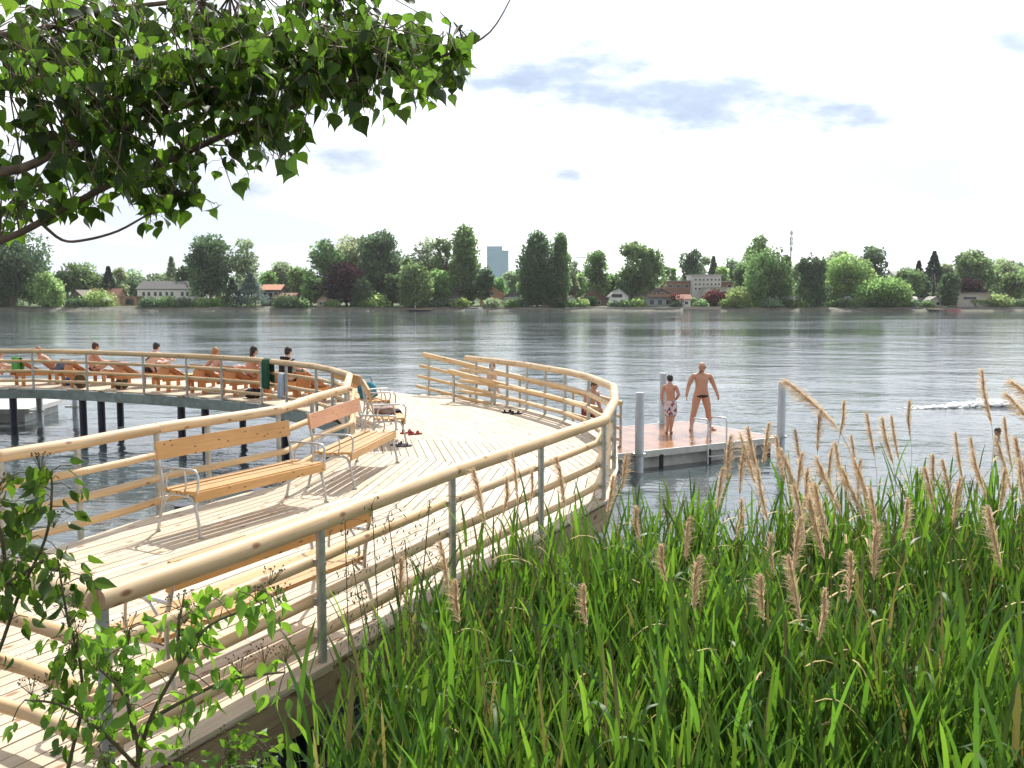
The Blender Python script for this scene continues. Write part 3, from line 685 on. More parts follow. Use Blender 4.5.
def person(label, loc, rz, base=STAND, pose={}, H=1.76, girth=1.0, skin='skin', hair=(.05, .03, .02), hairstyle='short', clothes=(), face=(0, 1, 0), group=None, stref=1.76):
    t = thing('person', label, 'person', loc, rz, group); t['category'] = 'person'
    J = dict(base); J.update(pose); J = {k_: Vector(p)*(H/stref) for k_, p in J.items()}; q = H/stref
    rad = lambda k_: RAD[k_.rstrip('LR')]*q*(girth if k_ in ('pelvis', 'belly', 'chest', 'top') or k_[:3] in ('hip', 'kne', 'cal') else (girth*.5+.5))
    mb = MB()
    skin_to(mb, [J[k_] for k_ in ORDER], [(ORDER.index(a), ORDER.index(b_)) for a, b_ in EDG], [rad(k_) for k_ in ORDER])
    f = Vector(face).normalized(); up = (J['ht']-J['hb']).normalized(); f = (f-up*f.dot(up)).normalized(); sd = f.cross(up)
    hm = J['hm']*.6+J['hb']*.4
    rot = Matrix((sd, f, up)).transposed()
    mb.ellipsoid(hm-f*.008*q+up*.03*q, (.076*q, .094*q, .108*q), rot, 16, 12)                     # skull
    mb.ellipsoid(hm+f*.092*q-up*.008, (.013*q, .02*q, .025*q), rot, 8, 6)                      # nose
    mb.ellipsoid(hm+f*.05*q-up*.05*q, (.04*q, .035*q, .03*q), rot, 8, 6)                       # chin
    mb.ellipsoid(J['top']*.5+J['neck']*.5, (.080*q, .066*q, .085*q), None, 14, 8); mb.ellipsoid(J['top']+Vector((0, 0, .01*q)), (.15*q, .085*q, .065*q), None, 16, 8)
    for s in (-1, 1):
        mb.ellipsoid(hm+sd*s*.078*q, (.010*q, .02*q, .03*q), rot, 8, 6)                        # ears
        mb.ellipsoid(hm+f*.078*q+sd*s*.030*q+up*.022*q, (.012*q, .008*q, .006*q), rot, 6, 4, (.12, .1, .1))   # eyes
    mb.ellipsoid(hm+f*.082*q-up*.042*q, (.022*q, .007*q, .006*q), rot, 6, 4, (.75, .45, .45))                 # mouth
    for s in 'LR':                                                                             # feet
        a_, t_ = J['ank'+s], J['toe'+s]; fd = (t_-a_); fd = Vector((fd.x, fd.y, fd.z*.6)).normalized(); sd2 = fd.cross(Vector((0, 0, 1))).normalized(); up2 = sd2.cross(fd)
        rf = Matrix((sd2, fd, up2)).transposed(); c_ = a_*.38+t_*.62; c_ = Vector((c_.x, c_.y, t_.z+.003*q))
        mb.ellipsoid(c_, (.046*q, .125*q, .036*q), rf, 12, 8)
        for k_ in range(5): mb.ellipsoid(t_+sd2*(k_-2)*.019*q+fd*(.045-.006*abs(k_-1))*q-up2*.008*q, (.010*q, .022*q, .011*q), rf, 6, 5)
    for s, sg in (('L', -1), ('R', 1)):                                                        # fingers and thumb
        d = (J['ha'+s]-J['wr'+s]).normalized(); side = Vector((sg*.25, .97, 0)); side = (side-d*side.dot(d)).normalized(); nrm = d.cross(side)
        if nrm.dot(Vector((-sg, 0, 0))) < 0: nrm = -nrm
        for k_, (ln, o_) in enumerate(((.070, .028), (.080, .010), (.075, -.009), (.058, -.027))):
            p0 = J['ha'+s]+side*o_*q+d*.005; mb.tube([p0, p0+d*(.035+ln*.35)*q, p0+d*(.035+ln*.68)*q+nrm*.010*q, p0+d*(.03+ln*.92)*q+nrm*.026*q], [.0095*q, .009*q, .008*q, .006*q], 6)
        p0 = J['wr'+s]*.4+J['ha'+s]*.6+side*.022*q; mb.tube([p0, p0+side*.03*q+d*.025*q, p0+side*.036*q+d*.055*q+nrm*.01], [.012*q, .010*q, .007*q], 6)
    body = mb.build('body', M[skin], t)
    # hair
    mb = MB(); c = J['hm']*.75+J['ht']*.25-f*.014*q
    if hairstyle == 'bald':
        mb.ellipsoid(c-f*.02*q-up*.03*q, (.084*q, .083*q, .06*q), rot, 14, 8, hair)
    else:
        mb.ellipsoid(c+up*.006*q, (.093*q, .098*q, .098*q), rot, 16, 10, hair, jit=.03)
        mb.ellipsoid(c-f*.03*q-up*.035*q, (.085*q, .07*q, .09*q), rot, 12, 8, hair, jit=.03)
        if hairstyle == 'long': mb.ellipsoid(c-f*.06*q-up*.14*q, (.07*q, .045*q, .14*q), rot, 12, 8, hair, jit=.04)
    mb.build('hair', M['hair'], t)
    for (nm, kind, col, mt) in clothes:
        mb = MB(); g = 1.13
        if kind == 'brief': ed = [(0, 1), (1, 2), (2, 3), (1, 4), (4, 5)]; P_ = [J['pelvis']*.8+J['belly']*.2, J['pelvis']*.95+J['belly']*.05, J['hipL'], J['hipL']*.85+J['kneeL']*.15, J['hipR'], J['hipR']*.85+J['kneeR']*.15]; rr_ = [rad('pelvis')*1.05, rad('pelvis')*1.09, rad('hipL')*1.12, rad('hipL')*1.06, rad('hipL')*1.10, rad('hipL')*1.06]
        elif kind == 'shorts':
            P_ = [J['pelvis']+(J['belly']-J['pelvis'])*.75, J['pelvis'], J['hipL'], J['hipL']*.35+J['kneeL']*.65, J['kneeL']*1.04-J['hipL']*.04, J['hipR'], J['hipR']*.35+J['kneeR']*.65, J['kneeR']*1.04-J['hipR']*.04]
            ed = [(0, 1), (1, 2), (2, 3), (3, 4), (1, 5), (5, 6), (6, 7)]; rr_ = [rad('pelvis')*1.04, rad('pelvis')*1.08, rad('hipL')*1.18, rad('hipL')*1.1, rad('hipL')*1.06]+[rad('hipL')*1.18, rad('hipL')*1.1, rad('hipL')*1.06]
        elif kind == 'top':
            P_ = [J['belly'], J['chest'], J['top'], J['shL'], J['shL']*.72+J['elL']*.28, J['shR'], J['shR']*.72+J['elR']*.28, J['pelvis']*.8+J['belly']*.2]
            ed = [(7, 0), (0, 1), (1, 2), (2, 3), (3, 4), (2, 5), (5, 6)]; rr_ = [rad('belly')*1.09, rad('chest')*1.07, rad('top')*1.04, rad('shL')*1.12, rad('elL')*1.4, rad('shL')*1.12, rad('elL')*1.4, rad('pelvis')*1.06]
        elif kind == 'strap':
            c0_ = J['chest']*.5+J['belly']*.5; c1_ = J['top']; rr0 = rad('chest')*.80; pts = []
            for i_ in range(17):
                a_ = i_/16*2*math.pi; ce = c0_.lerp(c1_, .5+.5*math.cos(a_)); pts.append(ce+Vector((math.cos(a_)*rr0*1.02, math.sin(a_)*rr0*.92, 0)))
            mb.tube(pts, .022*q, 6, col); mb.build(nm, M[mt], t); continue
        elif kind == 'band':
            P_ = [J['chest']*.75+J['belly']*.25, J['chest'], J['chest']*.6+J['top']*.4]; ed = [(0, 1), (1, 2)]; rr_ = [rad('chest')*.93, rad('chest')*1.05, rad('chest')*.95]
        skin_to(mb, P_, ed, rr_, 1, 2, col); mb.build(nm, M[mt], t)
    return t
# printed cloth for the boy's shorts
m, nt, out = mat_new('patterned_shorts_cloth'); b = N(nt, 'ShaderNodeBsdfPrincipled', Roughness=.85)
tcn = N(nt, 'ShaderNodeTexCoord'); vo = N(nt, 'ShaderNodeTexVoronoi', Scale=16.0); nt.links.new(tcn.outputs['Object'], vo.inputs['Vector'])
sp = N(nt, 'ShaderNodeSeparateColor'); nt.links.new(vo.outputs['Color'], sp.inputs[0])
cr_ = N(nt, 'ShaderNodeValToRGB'); cr_.color_ramp.interpolation = 'CONSTANT'; e = cr_.color_ramp.elements
e[0].color = (.62, .60, .66, 1); e[1].position = .40; e[1].color = (.07, .08, .20, 1)
for p_, c_ in ((.62, (.35, .08, .10, 1)), (.8, (.6, .6, .68, 1))): x_ = e.new(p_); x_.color = c_
nt.links.new(sp.outputs[0], cr_.inputs['Fac']); nt.links.new(cr_.outputs['Color'], b.inputs['Base Color']); nt.links.new(b.outputs[0], out.inputs[0]); M['shorts'] = m

mp_ = P(700.5, 429.5, RAFT)
man = person('balding man in dark swimming briefs standing on the raft, arms held away from his sides', (mp_.x, mp_.y, RAFT+.0), R(188), STAND,
       dict(hipL=(-.10, 0, .88), kneeL=(-.17, .03, .49), calfL=(-.19, .0, .37), ankL=(-.22, -.02, .09), toeL=(-.28, .13, .035),
            hipR=(.10, 0, .88), kneeR=(.17, .03, .49), calfR=(.19, .0, .37), ankR=(.22, -.02, .09), toeR=(.28, .13, .035),
            shL=(-.20, -.01, 1.42), elL=(-.31, -.03, 1.17), wrL=(-.37, .06, .95), haL=(-.38, .09, .87),
            shR=(.20, -.01, 1.42), elR=(.30, -.03, 1.16), wrR=(.37, .06, .94), haR=(.385, .09, .87)), 1.80, 1.04, 'skin', (.12, .07, .05), 'bald', [('swimming_briefs', 'brief', (.03, .03, .035), 'cloth')], face=(.75, .6, -.05))
man.scale = (1.10, 1.06, 1)
bp_ = P(670.5, 433.5, RAFT)
person('dark-haired boy in patterned swim shorts standing on the raft with his head bowed', (bp_.x, bp_.y, RAFT), R(-8), STAND,
       dict(pelvis=(0, .02, .93), belly=(-.01, .0, 1.06), chest=(-.03, .0, 1.24), top=(-.04, .02, 1.38), neck=(-.04, .06, 1.46), hb=(-.04, .10, 1.52), hm=(-.04, .14, 1.585), ht=(-.04, .13, 1.65),
            hipL=(-.085, 0, .87), hipR=(.085, 0, .87), kneeL=(-.07, .04, .49), calfL=(-.075, .0, .37), ankL=(-.09, -.03, .09), toeL=(-.12, .12, .035), kneeR=(.06, .04, .49), calfR=(.04, .0, .37), ankR=(.0, .0, .09), toeR=(.03, .15, .035),
            shL=(-.21, .02, 1.38), elL=(-.27, -.03, 1.12), wrL=(-.24, .06, .90), haL=(-.22, .10, .83),
            shR=(.13, .02, 1.38), elR=(.22, -.05, 1.13), wrR=(.13, .07, .98), haR=(.07, .12, .94)), 1.55, .90, 'skin', (.03, .02, .015), 'short', [('swim_shorts', 'shorts', (1, 1, 1), 'shorts')], face=(-.2, .8, -.5), stref=1.74)
cp = A(501, 384, 23.6); sr = ((Vector((cp.x, 23.6))-RA).dot(rd))/((RB-RA).length)
pp = RA+(RB-RA)*sr+rn*.62; zc = zr(sr)
person('child in turquoise swimwear on the ramp behind the railing', (pp.x, pp.y, zc), R(-60), STAND,
       dict(kneeL=(-.10, .14, .50), calfL=(-.11, .13, .38), ankL=(-.11, .12, .09), toeL=(-.12, .27, .035), ankR=(.10, -.16, .10), toeR=(.11, -.02, .035), kneeR=(.10, -.02, .49), calfR=(.10, -.07, .37)), 1.38, .92, 'skin2', (.30, .12, .05), 'short', [('swimwear', 'brief', (.05, .36, .42), 'cloth')])
q_ = (588-512)/FOC
person('person with short brown hair at the foot of the ramp, behind the railing corner', (q_*22.3+.02, 22.3, RAFT+.001), R(-140), STAND,
       dict(belly=(0, .03, 1.08), chest=(0, .08, 1.24), top=(0, .12, 1.36), neck=(0, .16, 1.44), hb=(0, .20, 1.50), hm=(0, .23, 1.57), ht=(0, .22, 1.63), shL=(-.185, .12, 1.36), shR=(.185, .12, 1.36), elL=(-.23, .12, 1.09), elR=(.23, .12, 1.09), wrL=(-.15, .28, .95), haL=(-.10, .34, .92), wrR=(.15, .28, .95), haR=(.10, .34, .92)), 1.66, 1.0, 'skin', (.12, .05, .03), 'short', [('swimming_trunks', 'shorts', (.20, .05, .05), 'cloth')])

# ------------------------------------------------------------------ loungers on the far wing
def make_lounger():
    t = thing('sun_lounger', 'lounger', 'sun lounger', (0, 0, 0)); Lx = 1.95; W = .64
    for x in (.16, 1.08, Lx-.12):
        for y in (-W/2+.04, W/2-.04):
            mb = MB(); mb.box((x, y, .155), (.085, .07, .31)); mb.build('leg', M['lounger'], t)
    for y in (-W/2+.03, W/2-.03):
        mb = MB(); mb.box((Lx/2, y, .33), (Lx, .045, .09)); mb.build('side_rail', M['lounger'], t)
    mb = MB()
    for i in range(12):
        x = .72+i*(Lx-.76)/12; g = random.uniform(.9, 1.1); mb.box((x+.045, 0, .385), (.082, W-.02, .022), None, (g, g, g), axis=1)
    mb.build('seat_slats', M['lounger'], t)
    mb = MB(); an = R(32); rot = Matrix.Rotation(an, 3, 'Y')
    for i in range(7):
        s = .06+i*.1; g = random.uniform(.9, 1.1); mb.box((.70-s*math.cos(an), 0, .395+s*math.sin(an)), (.082, W-.06, .022), rot, (g, g, g), axis=1)
    for y in (-W/2+.08, W/2-.08): mb.beam((.70, y, .375), (.70-.72*math.cos(an), y, .375+.72*math.sin(an)), .035, .05)
    mb.build('backrest', M['lounger'], t)
    mb = MB(); mb.beam((.15, 0, .3), (.22, 0, .62), .5, .03, up=Vector((1, 0, 0))); mb.build('back_prop', M['lounger'], t)
    return t
def wing(px, off):         # point on the far wing, off metres beyond the inner rail, on bearing px
    k_ = (px-512)/FOC
    for a, b_ in zip(LEFTIN[8:-1], LEFTIN[9:]):
        fa, fb = a.x-k_*a.y, b_.x-k_*b_.y
        if (fa <= 0) != (fb <= 0):
            q = a+(b_-a)*(fa/(fa-fb)); return Vector((k_*(q.y+off), q.y+off))
lab = ['sun lounger at the left edge, draped with a green towel', 'sun lounger under the bather with dark red hair, second from the left', 'sun lounger with a pink towel on its back',
       'sun lounger with a plain white towel on its seat, right of the pink-towel one', 'sun lounger under the fair-haired bather leaning back', 'sun lounger under the dark-haired bather with a bare back',
       'sun lounger under the person in black, behind the green rail towel', 'sun lounger with a spread white towel, last before the railing corner']
lg0 = make_lounger(); LG = []
for i, (px, off, az) in enumerate(((12, .45, 46), (60, .45, 48), (110, .45, 48), (156, .5, 48), (191, .5, 50), (222, .55, 50), (256, .6, 52), (296, .9, 52))):
    o = lg0 if i == 0 else copy_tree(lg0); q = wing(px, off)
    o.location = (q.x, q.y, DECK+.003); o.rotation_euler = (0, 0, R(az)); tag(o, lab[i], 'sun lounger', 'wooden sun loungers on the far wing'); LG.append((q, R(az)))
def seat(i, s, off=0, z=0.0):
    q, a = LG[i]; d = Vector((math.cos(a), math.sin(a))); n = Vector((-d.y, d.x)); p = q+d*s+n*off; return (p.x, p.y, DECK+z), a-math.pi/2
z_ = -.02
(l, a) = seat(0, 1.1, 0, z_)
person('bather with red hair reclining in jeans on the lounger with the green towel', l, a, SIT, dict(belly=(0, -.10, .60), chest=(0, -.24, .74), top=(0, -.33, .84), neck=(0, -.38, .91), hb=(0, -.40, .98), hm=(0, -.40, 1.05), ht=(0, -.41, 1.11), shL=(-.18, -.31, .84), shR=(.18, -.31, .84), elL=(-.25, -.15, .66), elR=(.25, -.15, .66), wrL=(-.17, .05, .66), haL=(-.12, .12, .67), wrR=(.17, .05, .66), haR=(.12, .12, .67)), 1.70, 1, 'skin', (.28, .07, .03), 'short', [('jeans_shorts', 'shorts', (.12, .16, .26), 'cloth')])
(l, a) = seat(1, .85, 0, z_)
person('bather with dark red hair sitting upright on a lounger, second from the left', l, a-.2, SIT, {}, 1.72, .98, 'skin', (.08, .025, .02), 'short', [('swimsuit', 'brief', (.10, .03, .12), 'cloth')])
(l, a) = seat(2, 1.1, .0, z_)
person('bather with pale back crossed by a dark strap, leaning forward', l, a+.25, SIT, dict(belly=(0, .04, .63), chest=(0, .12, .79), top=(0, .19, .91), neck=(0, .24, .99), hb=(0, .28, 1.06), hm=(0, .30, 1.13), ht=(0, .29, 1.19), shL=(-.18, .18, .92), shR=(.18, .18, .92), elL=(-.24, .42, .82), elR=(.24, .42, .82), wrL=(-.2, .62, .74), haL=(-.18, .70, .72), wrR=(.2, .62, .74), haR=(.18, .70, .72)), 1.80, 1.05, 'skin2', (.03, .025, .03), 'short', [('swimsuit', 'brief', (.02, .02, .04), 'cloth'), ('strap', 'strap', (.03, .03, .05), 'cloth')])
(l, a) = seat(4, .95, 0, z_)
person('fair-haired bather leaning back on both hands', l, a-.2, SIT, dict(belly=(0, -.07, .61), chest=(0, -.15, .78), top=(0, -.20, .90), neck=(0, -.22, .98), hb=(0, -.21, 1.05), hm=(0, -.20, 1.125), ht=(0, -.21, 1.185), shL=(-.19, -.21, .90), shR=(.19, -.21, .90), elL=(-.27, -.40, .70), elR=(.27, -.40, .70), wrL=(-.25, -.46, .50), haL=(-.25, -.43, .43), wrR=(.25, -.46, .50), haR=(.25, -.43, .43)), 1.74, 1, 'skin', (.42, .20, .09), 'short', [('swimsuit', 'brief', (.4, .4, .42), 'cloth')])
(l, a) = seat(5, .80, 0, z_)
person('dark-haired bather with a bare back sitting left of the green towel', l, a-.1, SIT, {}, 1.76, .98, 'skin', (.02, .012, .01), 'long', [('swimsuit', 'brief', (.25, .05, .04), 'cloth')])
(l, a) = seat(6, .85, 0, z_)
person('person in a black shirt sitting just behind the green towel', l, a, SIT, {}, 1.78, 1.02, 'skin2', (.02, .015, .012), 'short', [('black_shirt', 'top', (.012, .012, .016), 'cloth'), ('shorts', 'shorts', (.08, .12, .1), 'cloth')])
q = wing(3, .8)
person('bather cut off by the left edge of the view', (q.x-.25, q.y+.1, DECK-.02), R(-70), SIT, dict(), 1.4, 1, 'skin2', (.35, .15, .1), 'short', [('swimsuit', 'brief', (.5, .12, .15), 'cloth')])
sw = P(997.5, 437, 0)
person('swimmer with only the head and shoulders above the water', (sw.x, sw.y, -1.50), R(130), STAND, {}, 1.78, 1, 'skin', (.05, .025, .02), 'short')

# ------------------------------------------------------------------ cloths, bags, shoes
def drape(label, name, cat, c, d, wdt, z, drop_f, drop_b, col, r=.065, parts=None):
    """cloth folded over a round rail; c plan point, d rail direction"""
    t = MB(); nx, nz = 14, 9; n = Vector((d.y, -d.x)); vs = []; fs = []
    prof = []
    for j in range(nz+1): prof.append((r+.012+.0*j, -drop_f*(1-j/nz)))
    for j in range(1, 6): an = math.pi*j/6; prof.append((math.cos(an)*r, math.sin(an)*r))
    for j in range(nz+1): prof.append((-r-.008, -drop_b*j/nz))
    ph = random.random()*6
    for j, (o_, zz_) in enumerate(prof):
        for i in range(nx+1):
            x = (i/nx-.5)*wdt; hang = min(1, max(0, -zz_)/.3)
            w_ = math.sin(i*1.3+ph)*.018*hang+math.sin(i*.6+ph*2)*.02*hang
            p = c+d*(x*(1-.06*hang))+n*(o_+w_); vs.append((p.x, p.y, z+zz_+math.sin(i*.9+ph)*.012*hang))
    for j in range(len(prof)-1):
        for i in range(nx): a = j*(nx+1)+i; fs.append((a, a+1, a+nx+2, a+nx+1))
    t.quadset(vs, fs, None, col, True); o = t.build(name, M['cloth'])
    md = o.modifiers.new('thick', 'SOLIDIFY'); md.thickness = .008
    return tag(o, label, cat)
def onrail(px, i0, i1, path=LEFTIN):
    k_ = (px-512)/FOC
    for a, b_ in zip(path[i0:i1], path[i0+1:i1+1]):
        fa, fb = a.x-k_*a.y, b_.x-k_*b_.y
        if (fa <= 0) != (fb <= 0): return a+(b_-a)*(fa/(fa-fb)), (b_-a).normalized()
c, d = onrail(267.5, 8, 18)
drape('dark green towel hanging over the top rail of the far wing', 'towel', 'towel', c, -d, .36, DECK+RAIL, .66, .5, (.015, .085, .045))
c, d = onrail(282, 8, 18)
drape('pale blue-grey cloth hanging over the second rail, right of the green towel', 'cloth', 'cloth', c, -d, .24, DECK+.74, .55, .4, (.45, .52, .62), .05)
q, a_ = LG[0]; d = Vector((-math.sin(a_), math.cos(a_)))
drape('bright green towel over the back of the leftmost lounger', 'towel', 'towel', q+Vector((math.cos(a_), math.sin(a_)))*.1, d, .6, DECK+.79, .35, .35, (.06, .30, .06), .04)
def lump(label, name, cat, loc, r, col, rz=0, n=6, mat='cloth', group=None):
    """crumpled cloth or soft bag: one bumpy closed mesh"""
    mb = MB(); nu, nv = 28, 14; vs = []; fs = []; ph = [random.random()*6 for _ in range(8)]
    for i in range(nv+1):
        th = math.pi*i/nv
        for k_ in range(nu):
            a = 2*math.pi*k_/nu; w_ = 1+.12*math.sin(3*a+ph[0]+2*th)+.08*math.sin(5*a+ph[1]-3*th)+.07*math.sin(7*th+ph[2]+a)
            sq = lambda x: math.copysign(abs(x)**.7, x)
            vs.append((r[0]*sq(math.sin(th)*math.cos(a))*w_, r[1]*sq(math.sin(th)*math.sin(a))*w_, r[2]*(sq(math.cos(th))*(.9+.1*w_)+.97)))
    for i in range(nv):
        for k_ in range(nu): fs.append((i*nu+k_, (i+1)*nu+k_, (i+1)*nu+(k_+1) % nu, i*nu+(k_+1) % nu))
    mb.quadset(vs, fs, None, col, True); o = mb.build(name, M[mat]); o.location = loc; o.rotation_euler = (0, 0, rz)
    return tag(o, label, cat, group)
b3 = B3.location; b3a = B3.rotation_euler.z
def onbench(B, x, y, z=.49): v_ = Matrix.Rotation(B.rotation_euler.z, 3, 'Z')@Vector((x, y, 0)); return (B.location.x+v_.x, B.location.y+v_.y, B.location.z+z)
lump('rolled grey and brown clothes lying on the bench seen end-on', 'clothes', 'clothes', onbench(B3, .3, .30), (.30, .17, .075), (.30, .22, .20), b3a)
def fabric_sheet(label, name, cat, fn, col, nu=18, nv=10):
    mb = MB(); vs = [fn(i/nu, j/nv) for j in range(nv+1) for i in range(nu+1)]
    fs = [(j*(nu+1)+i, j*(nu+1)+i+1, (j+1)*(nu+1)+i+1, (j+1)*(nu+1)+i) for j in range(nv) for i in range(nu)]
    mb.quadset(vs, fs, None, col, True); o = mb.build(name, M['cloth']); md = o.modifiers.new('thick', 'SOLIDIFY'); md.thickness = .012
    return tag(o, label, cat)
def trousers(s, t_):       # lies on the seat, folds over its front edge
    y = .22+.55*s; z = .50+.03*math.sin(6*t_+3*s) if y < .60 else .50-(y-.60)*1.5
    y = min(y, .625+.02*math.sin(5*t_)); return Vector(onbench(B3, .0+.32*t_+.05*math.sin(4*s), y, z))
fabric_sheet('black trousers folded over the front edge of the end-on bench', 'trousers', 'trousers', trousers, (.03, .025, .025))
bag = lump('turquoise bag standing on the farthest bench', 'bag', 'bag', onbench(B4, .55, .28), (.19, .14, .17), (.03, .22, .30), .4)
mb = MB(); mb.tube([(-.1, 0, .30), (-.08, 0, .42), (.08, 0, .42), (.1, 0, .30)], .012, 6, (.03, .2, .28)); mb.build('handle', M['cloth'], bag)
q = wing(66, 1.0); lump('small blue bag under the second lounger', 'bag', 'bag', (q.x, q.y, DECK+.002), (.14, .1, .12), (.03, .12, .45))
q = wing(252, .85); lump('black bag on the deck under the lounger left of the green towel', 'bag', 'bag', (q.x, q.y, DECK+.002), (.2, .14, .13), (.015, .015, .015))
q = wing(212, 1.0); lump('white and grey clothes heaped on the deck under the fair-haired bather', 'clothes', 'clothes', (q.x, q.y, DECK+.002), (.25, .15, .09), (.55, .52, .5))
q = wing(120, .62); lump('dark rucksack leaning under the third lounger', 'rucksack', 'rucksack', (q.x, q.y, DECK+.002), (.16, .14, .17), (.05, .05, .03))
q = wing(79, .35); lump('olive bag standing at the rail by the second lounger', 'bag', 'bag', (q.x, q.y, DECK+.002), (.15, .12, .2), (.10, .07, .03))
q, a_ = LG[2]; d = Vector((math.cos(a_), math.sin(a_)))
lump('crumpled pink towel on the back of the third lounger', 'towel', 'towel', (*(q+d*.25), DECK+.66), (.22, .2, .045), (.45, .13, .15), a_)
q, a_ = LG[3]; d = Vector((math.cos(a_), math.sin(a_)))
lump('white towel on the lounger right of the crossed-strap bather', 'towel', 'towel', (*(q+d*1.2), DECK+.397), (.35, .24, .02), (.7, .68, .64), a_)
q, a_ = LG[7]; d = Vector((math.cos(a_), math.sin(a_)))
lump('white towel spread on the lounger beside the pale blue cloth', 'towel', 'towel', (*(q+d*1.2), DECK+.397), (.5, .26, .025), (.72, .70, .66), a_)
lump('heap of grey clothes on the deck behind the far railing corner', 'clothes', 'clothes', (*wing(336, 1.3), DECK+.003), (.3, .2, .1), (.2, .18, .17))
def sandals(label, px, py, col, rz, gap=.14, name='sandals'):
    """a pair of shoes is one thing with two shoes as parts"""
    p = P(px, py, DECK); t = thing(name, label, name, (p.x, p.y, DECK+.003), rz)
    for s in (-1, 1):
        mb = MB(); out_ = [(-.035, -.13), (.035, -.13), (.045, 0), (.05, .08), (.03, .135), (-.02, .14), (-.045, .08), (-.035, 0)]
        mb.poly_prism([(x+s*gap/2, y+s*.03) for x, y in out_], 0, .022, col); sh = mb.build('sole', M['cloth'], t)
        mb = MB(); mb.tube([(s*gap/2-.042, s*.03+.05, .015), (s*gap/2-.02, s*.03+.06, .06), (s*gap/2+.02, s*.03+.06, .06), (s*gap/2+.045, s*.03+.05, .015)], .014, 6, col)
        mb.tube([(s*gap/2-.035, s*.03-.07, .015), (s*gap/2-.02, s*.03-.09, .07), (s*gap/2+.02, s*.03-.09, .07), (s*gap/2+.035, s*.03-.07, .015)], .012, 6, col); mb.build('strap', M['cloth'], sh)
    return t
sandals('pair of red sandals on the deck right of the end-on bench', 411, 434, (.28, .03, .03), -1.0, .22)
sandals('pair of dark blue sandals on the deck in front of the end-on bench', 401, 446, (.06, .06, .09), -1.2, .16)
sandals('pair of black shoes left on the deck near the curved railing', 512, 413.5, (.02, .02, .02), -1.1, .28)
for i_, px_, s_, c_, lb_ in ((4, 191, 1.45, (.10, .22, .42), 'blue towel on the foot end of the fair-haired bather\'s lounger'), (1, 60, 1.5, (.62, .60, .56), 'pale towel on the foot end of the second lounger'), (3, 156, .9, (.45, .36, .16), 'mustard towel crumpled on the lounger right of the pink-towel one')):
    q, a_ = LG[i_]; d = Vector((math.cos(a_), math.sin(a_))); lump(lb_, 'towel', 'towel', (*(q+d*s_), DECK+.397), (.26, .24, .022), c_, a_)
# splash thrown up by a swimmer
mb = MB(); s0 = P(905, 409, 0); s1 = P(1002, 405, 0)
for i in range(380):
    t_ = random.random()**.8; p = s0+(s1-s0)*t_; wv = .08+.22*t_
    a = random.uniform(.015, .085)*(.4+t_); mb.ellipsoid((p.x+random.uniform(-.3, .3), p.y+random.gauss(0, wv), random.uniform(0, .16*t_)), (a*2.0, a*1.3, a*random.uniform(.3, 1.1)), None, 7, 4)
tag(mb.build('splash', M['foam']), 'white splash and foam stirred up on the open water at the right', 'splash', kind='stuff')
# ------------------------------------------------------------------ leaf instancing
def rotmats(n, zdir, spin):
    """rows: matrices whose local y (leaf axis) follows zdir, rolled by spin"""
    y = zdir/np.linalg.norm(zdir, axis=1, keepdims=True)
    a = np.tile(np.array([0.31, 0.17, 1.0]), (n, 1)); x = np.cross(y, a); x /= np.linalg.norm(x, axis=1, keepdims=True); z = np.cross(x, y)
    c, s = np.cos(spin)[:, None], np.sin(spin)[:, None]; x2 = x*c+z*s; z2 = -x*s+z*c
    return np.stack([x2, y, z2], axis=2)
def scatter(name, tv, tf, pos, axis, spin, size, cols, mat, parent=None, smooth=False):
    n = len(pos); Rm = rotmats(n, axis, spin)
    V = np.einsum('nij,kj->nki', Rm, tv)*size[:, None, None]+pos[:, None, :]
    F = tf[None]+(np.arange(n)*len(tv))[:, None, None]
    return npmesh(name, V.reshape(-1, 3), F.reshape(-1, tf.shape[1]), np.repeat(cols, len(tf), axis=0), mat, parent, smooth)
# poplar leaf: heart-shaped with a drawn-out tip, folded along the midrib (quads)
def leaf_template(outline, fold=.12, curl=.1):
    """outline: list of (y, halfwidth)"""
    vs = []; fs = []
    for y, w_ in outline:
        zc = -curl*y*y
        vs += [(-w_, y, zc+fold*w_), (0, y, zc), (w_, y, zc+fold*w_)]
    for i in range(len(outline)-1):
        a = i*3; fs += [(a, a+1, a+4, a+3), (a+1, a+2, a+5, a+4)]
    return np.array(vs), np.array(fs)
POP_V, POP_F = leaf_template([(-.02, .02), (-.06, .26), (.06, .46), (.22, .50), (.42, .38), (.62, .20), (.80, .08), (1.02, .004)], .22, .18)
OV_V, OV_F = leaf_template([(0, .02), (.14, .17), (.36, .27), (.60, .22), (.82, .10), (1.0, .005)], .3, .25)
M['poplar'] = leafmat('poplar_leaf', (.040, .085, .016), .42, .38, (.15, .30, .025))
M['dogwood'] = leafmat('shrub_leaf', (.045, .095, .022), .40, .42, (.16, .30, .03))
M['reed'] = leafmat('reed_blade', (.055, .13, .024), .36, .5, (.19, .38, .035))
M['plume'] = leafmat('dry_plume', (.58, .45, .31), .6, .8, (.74, .60, .43))
M['straw'] = plain('dry_reed_stem', (.30, .21, .10), .7, 0, .25, 10)

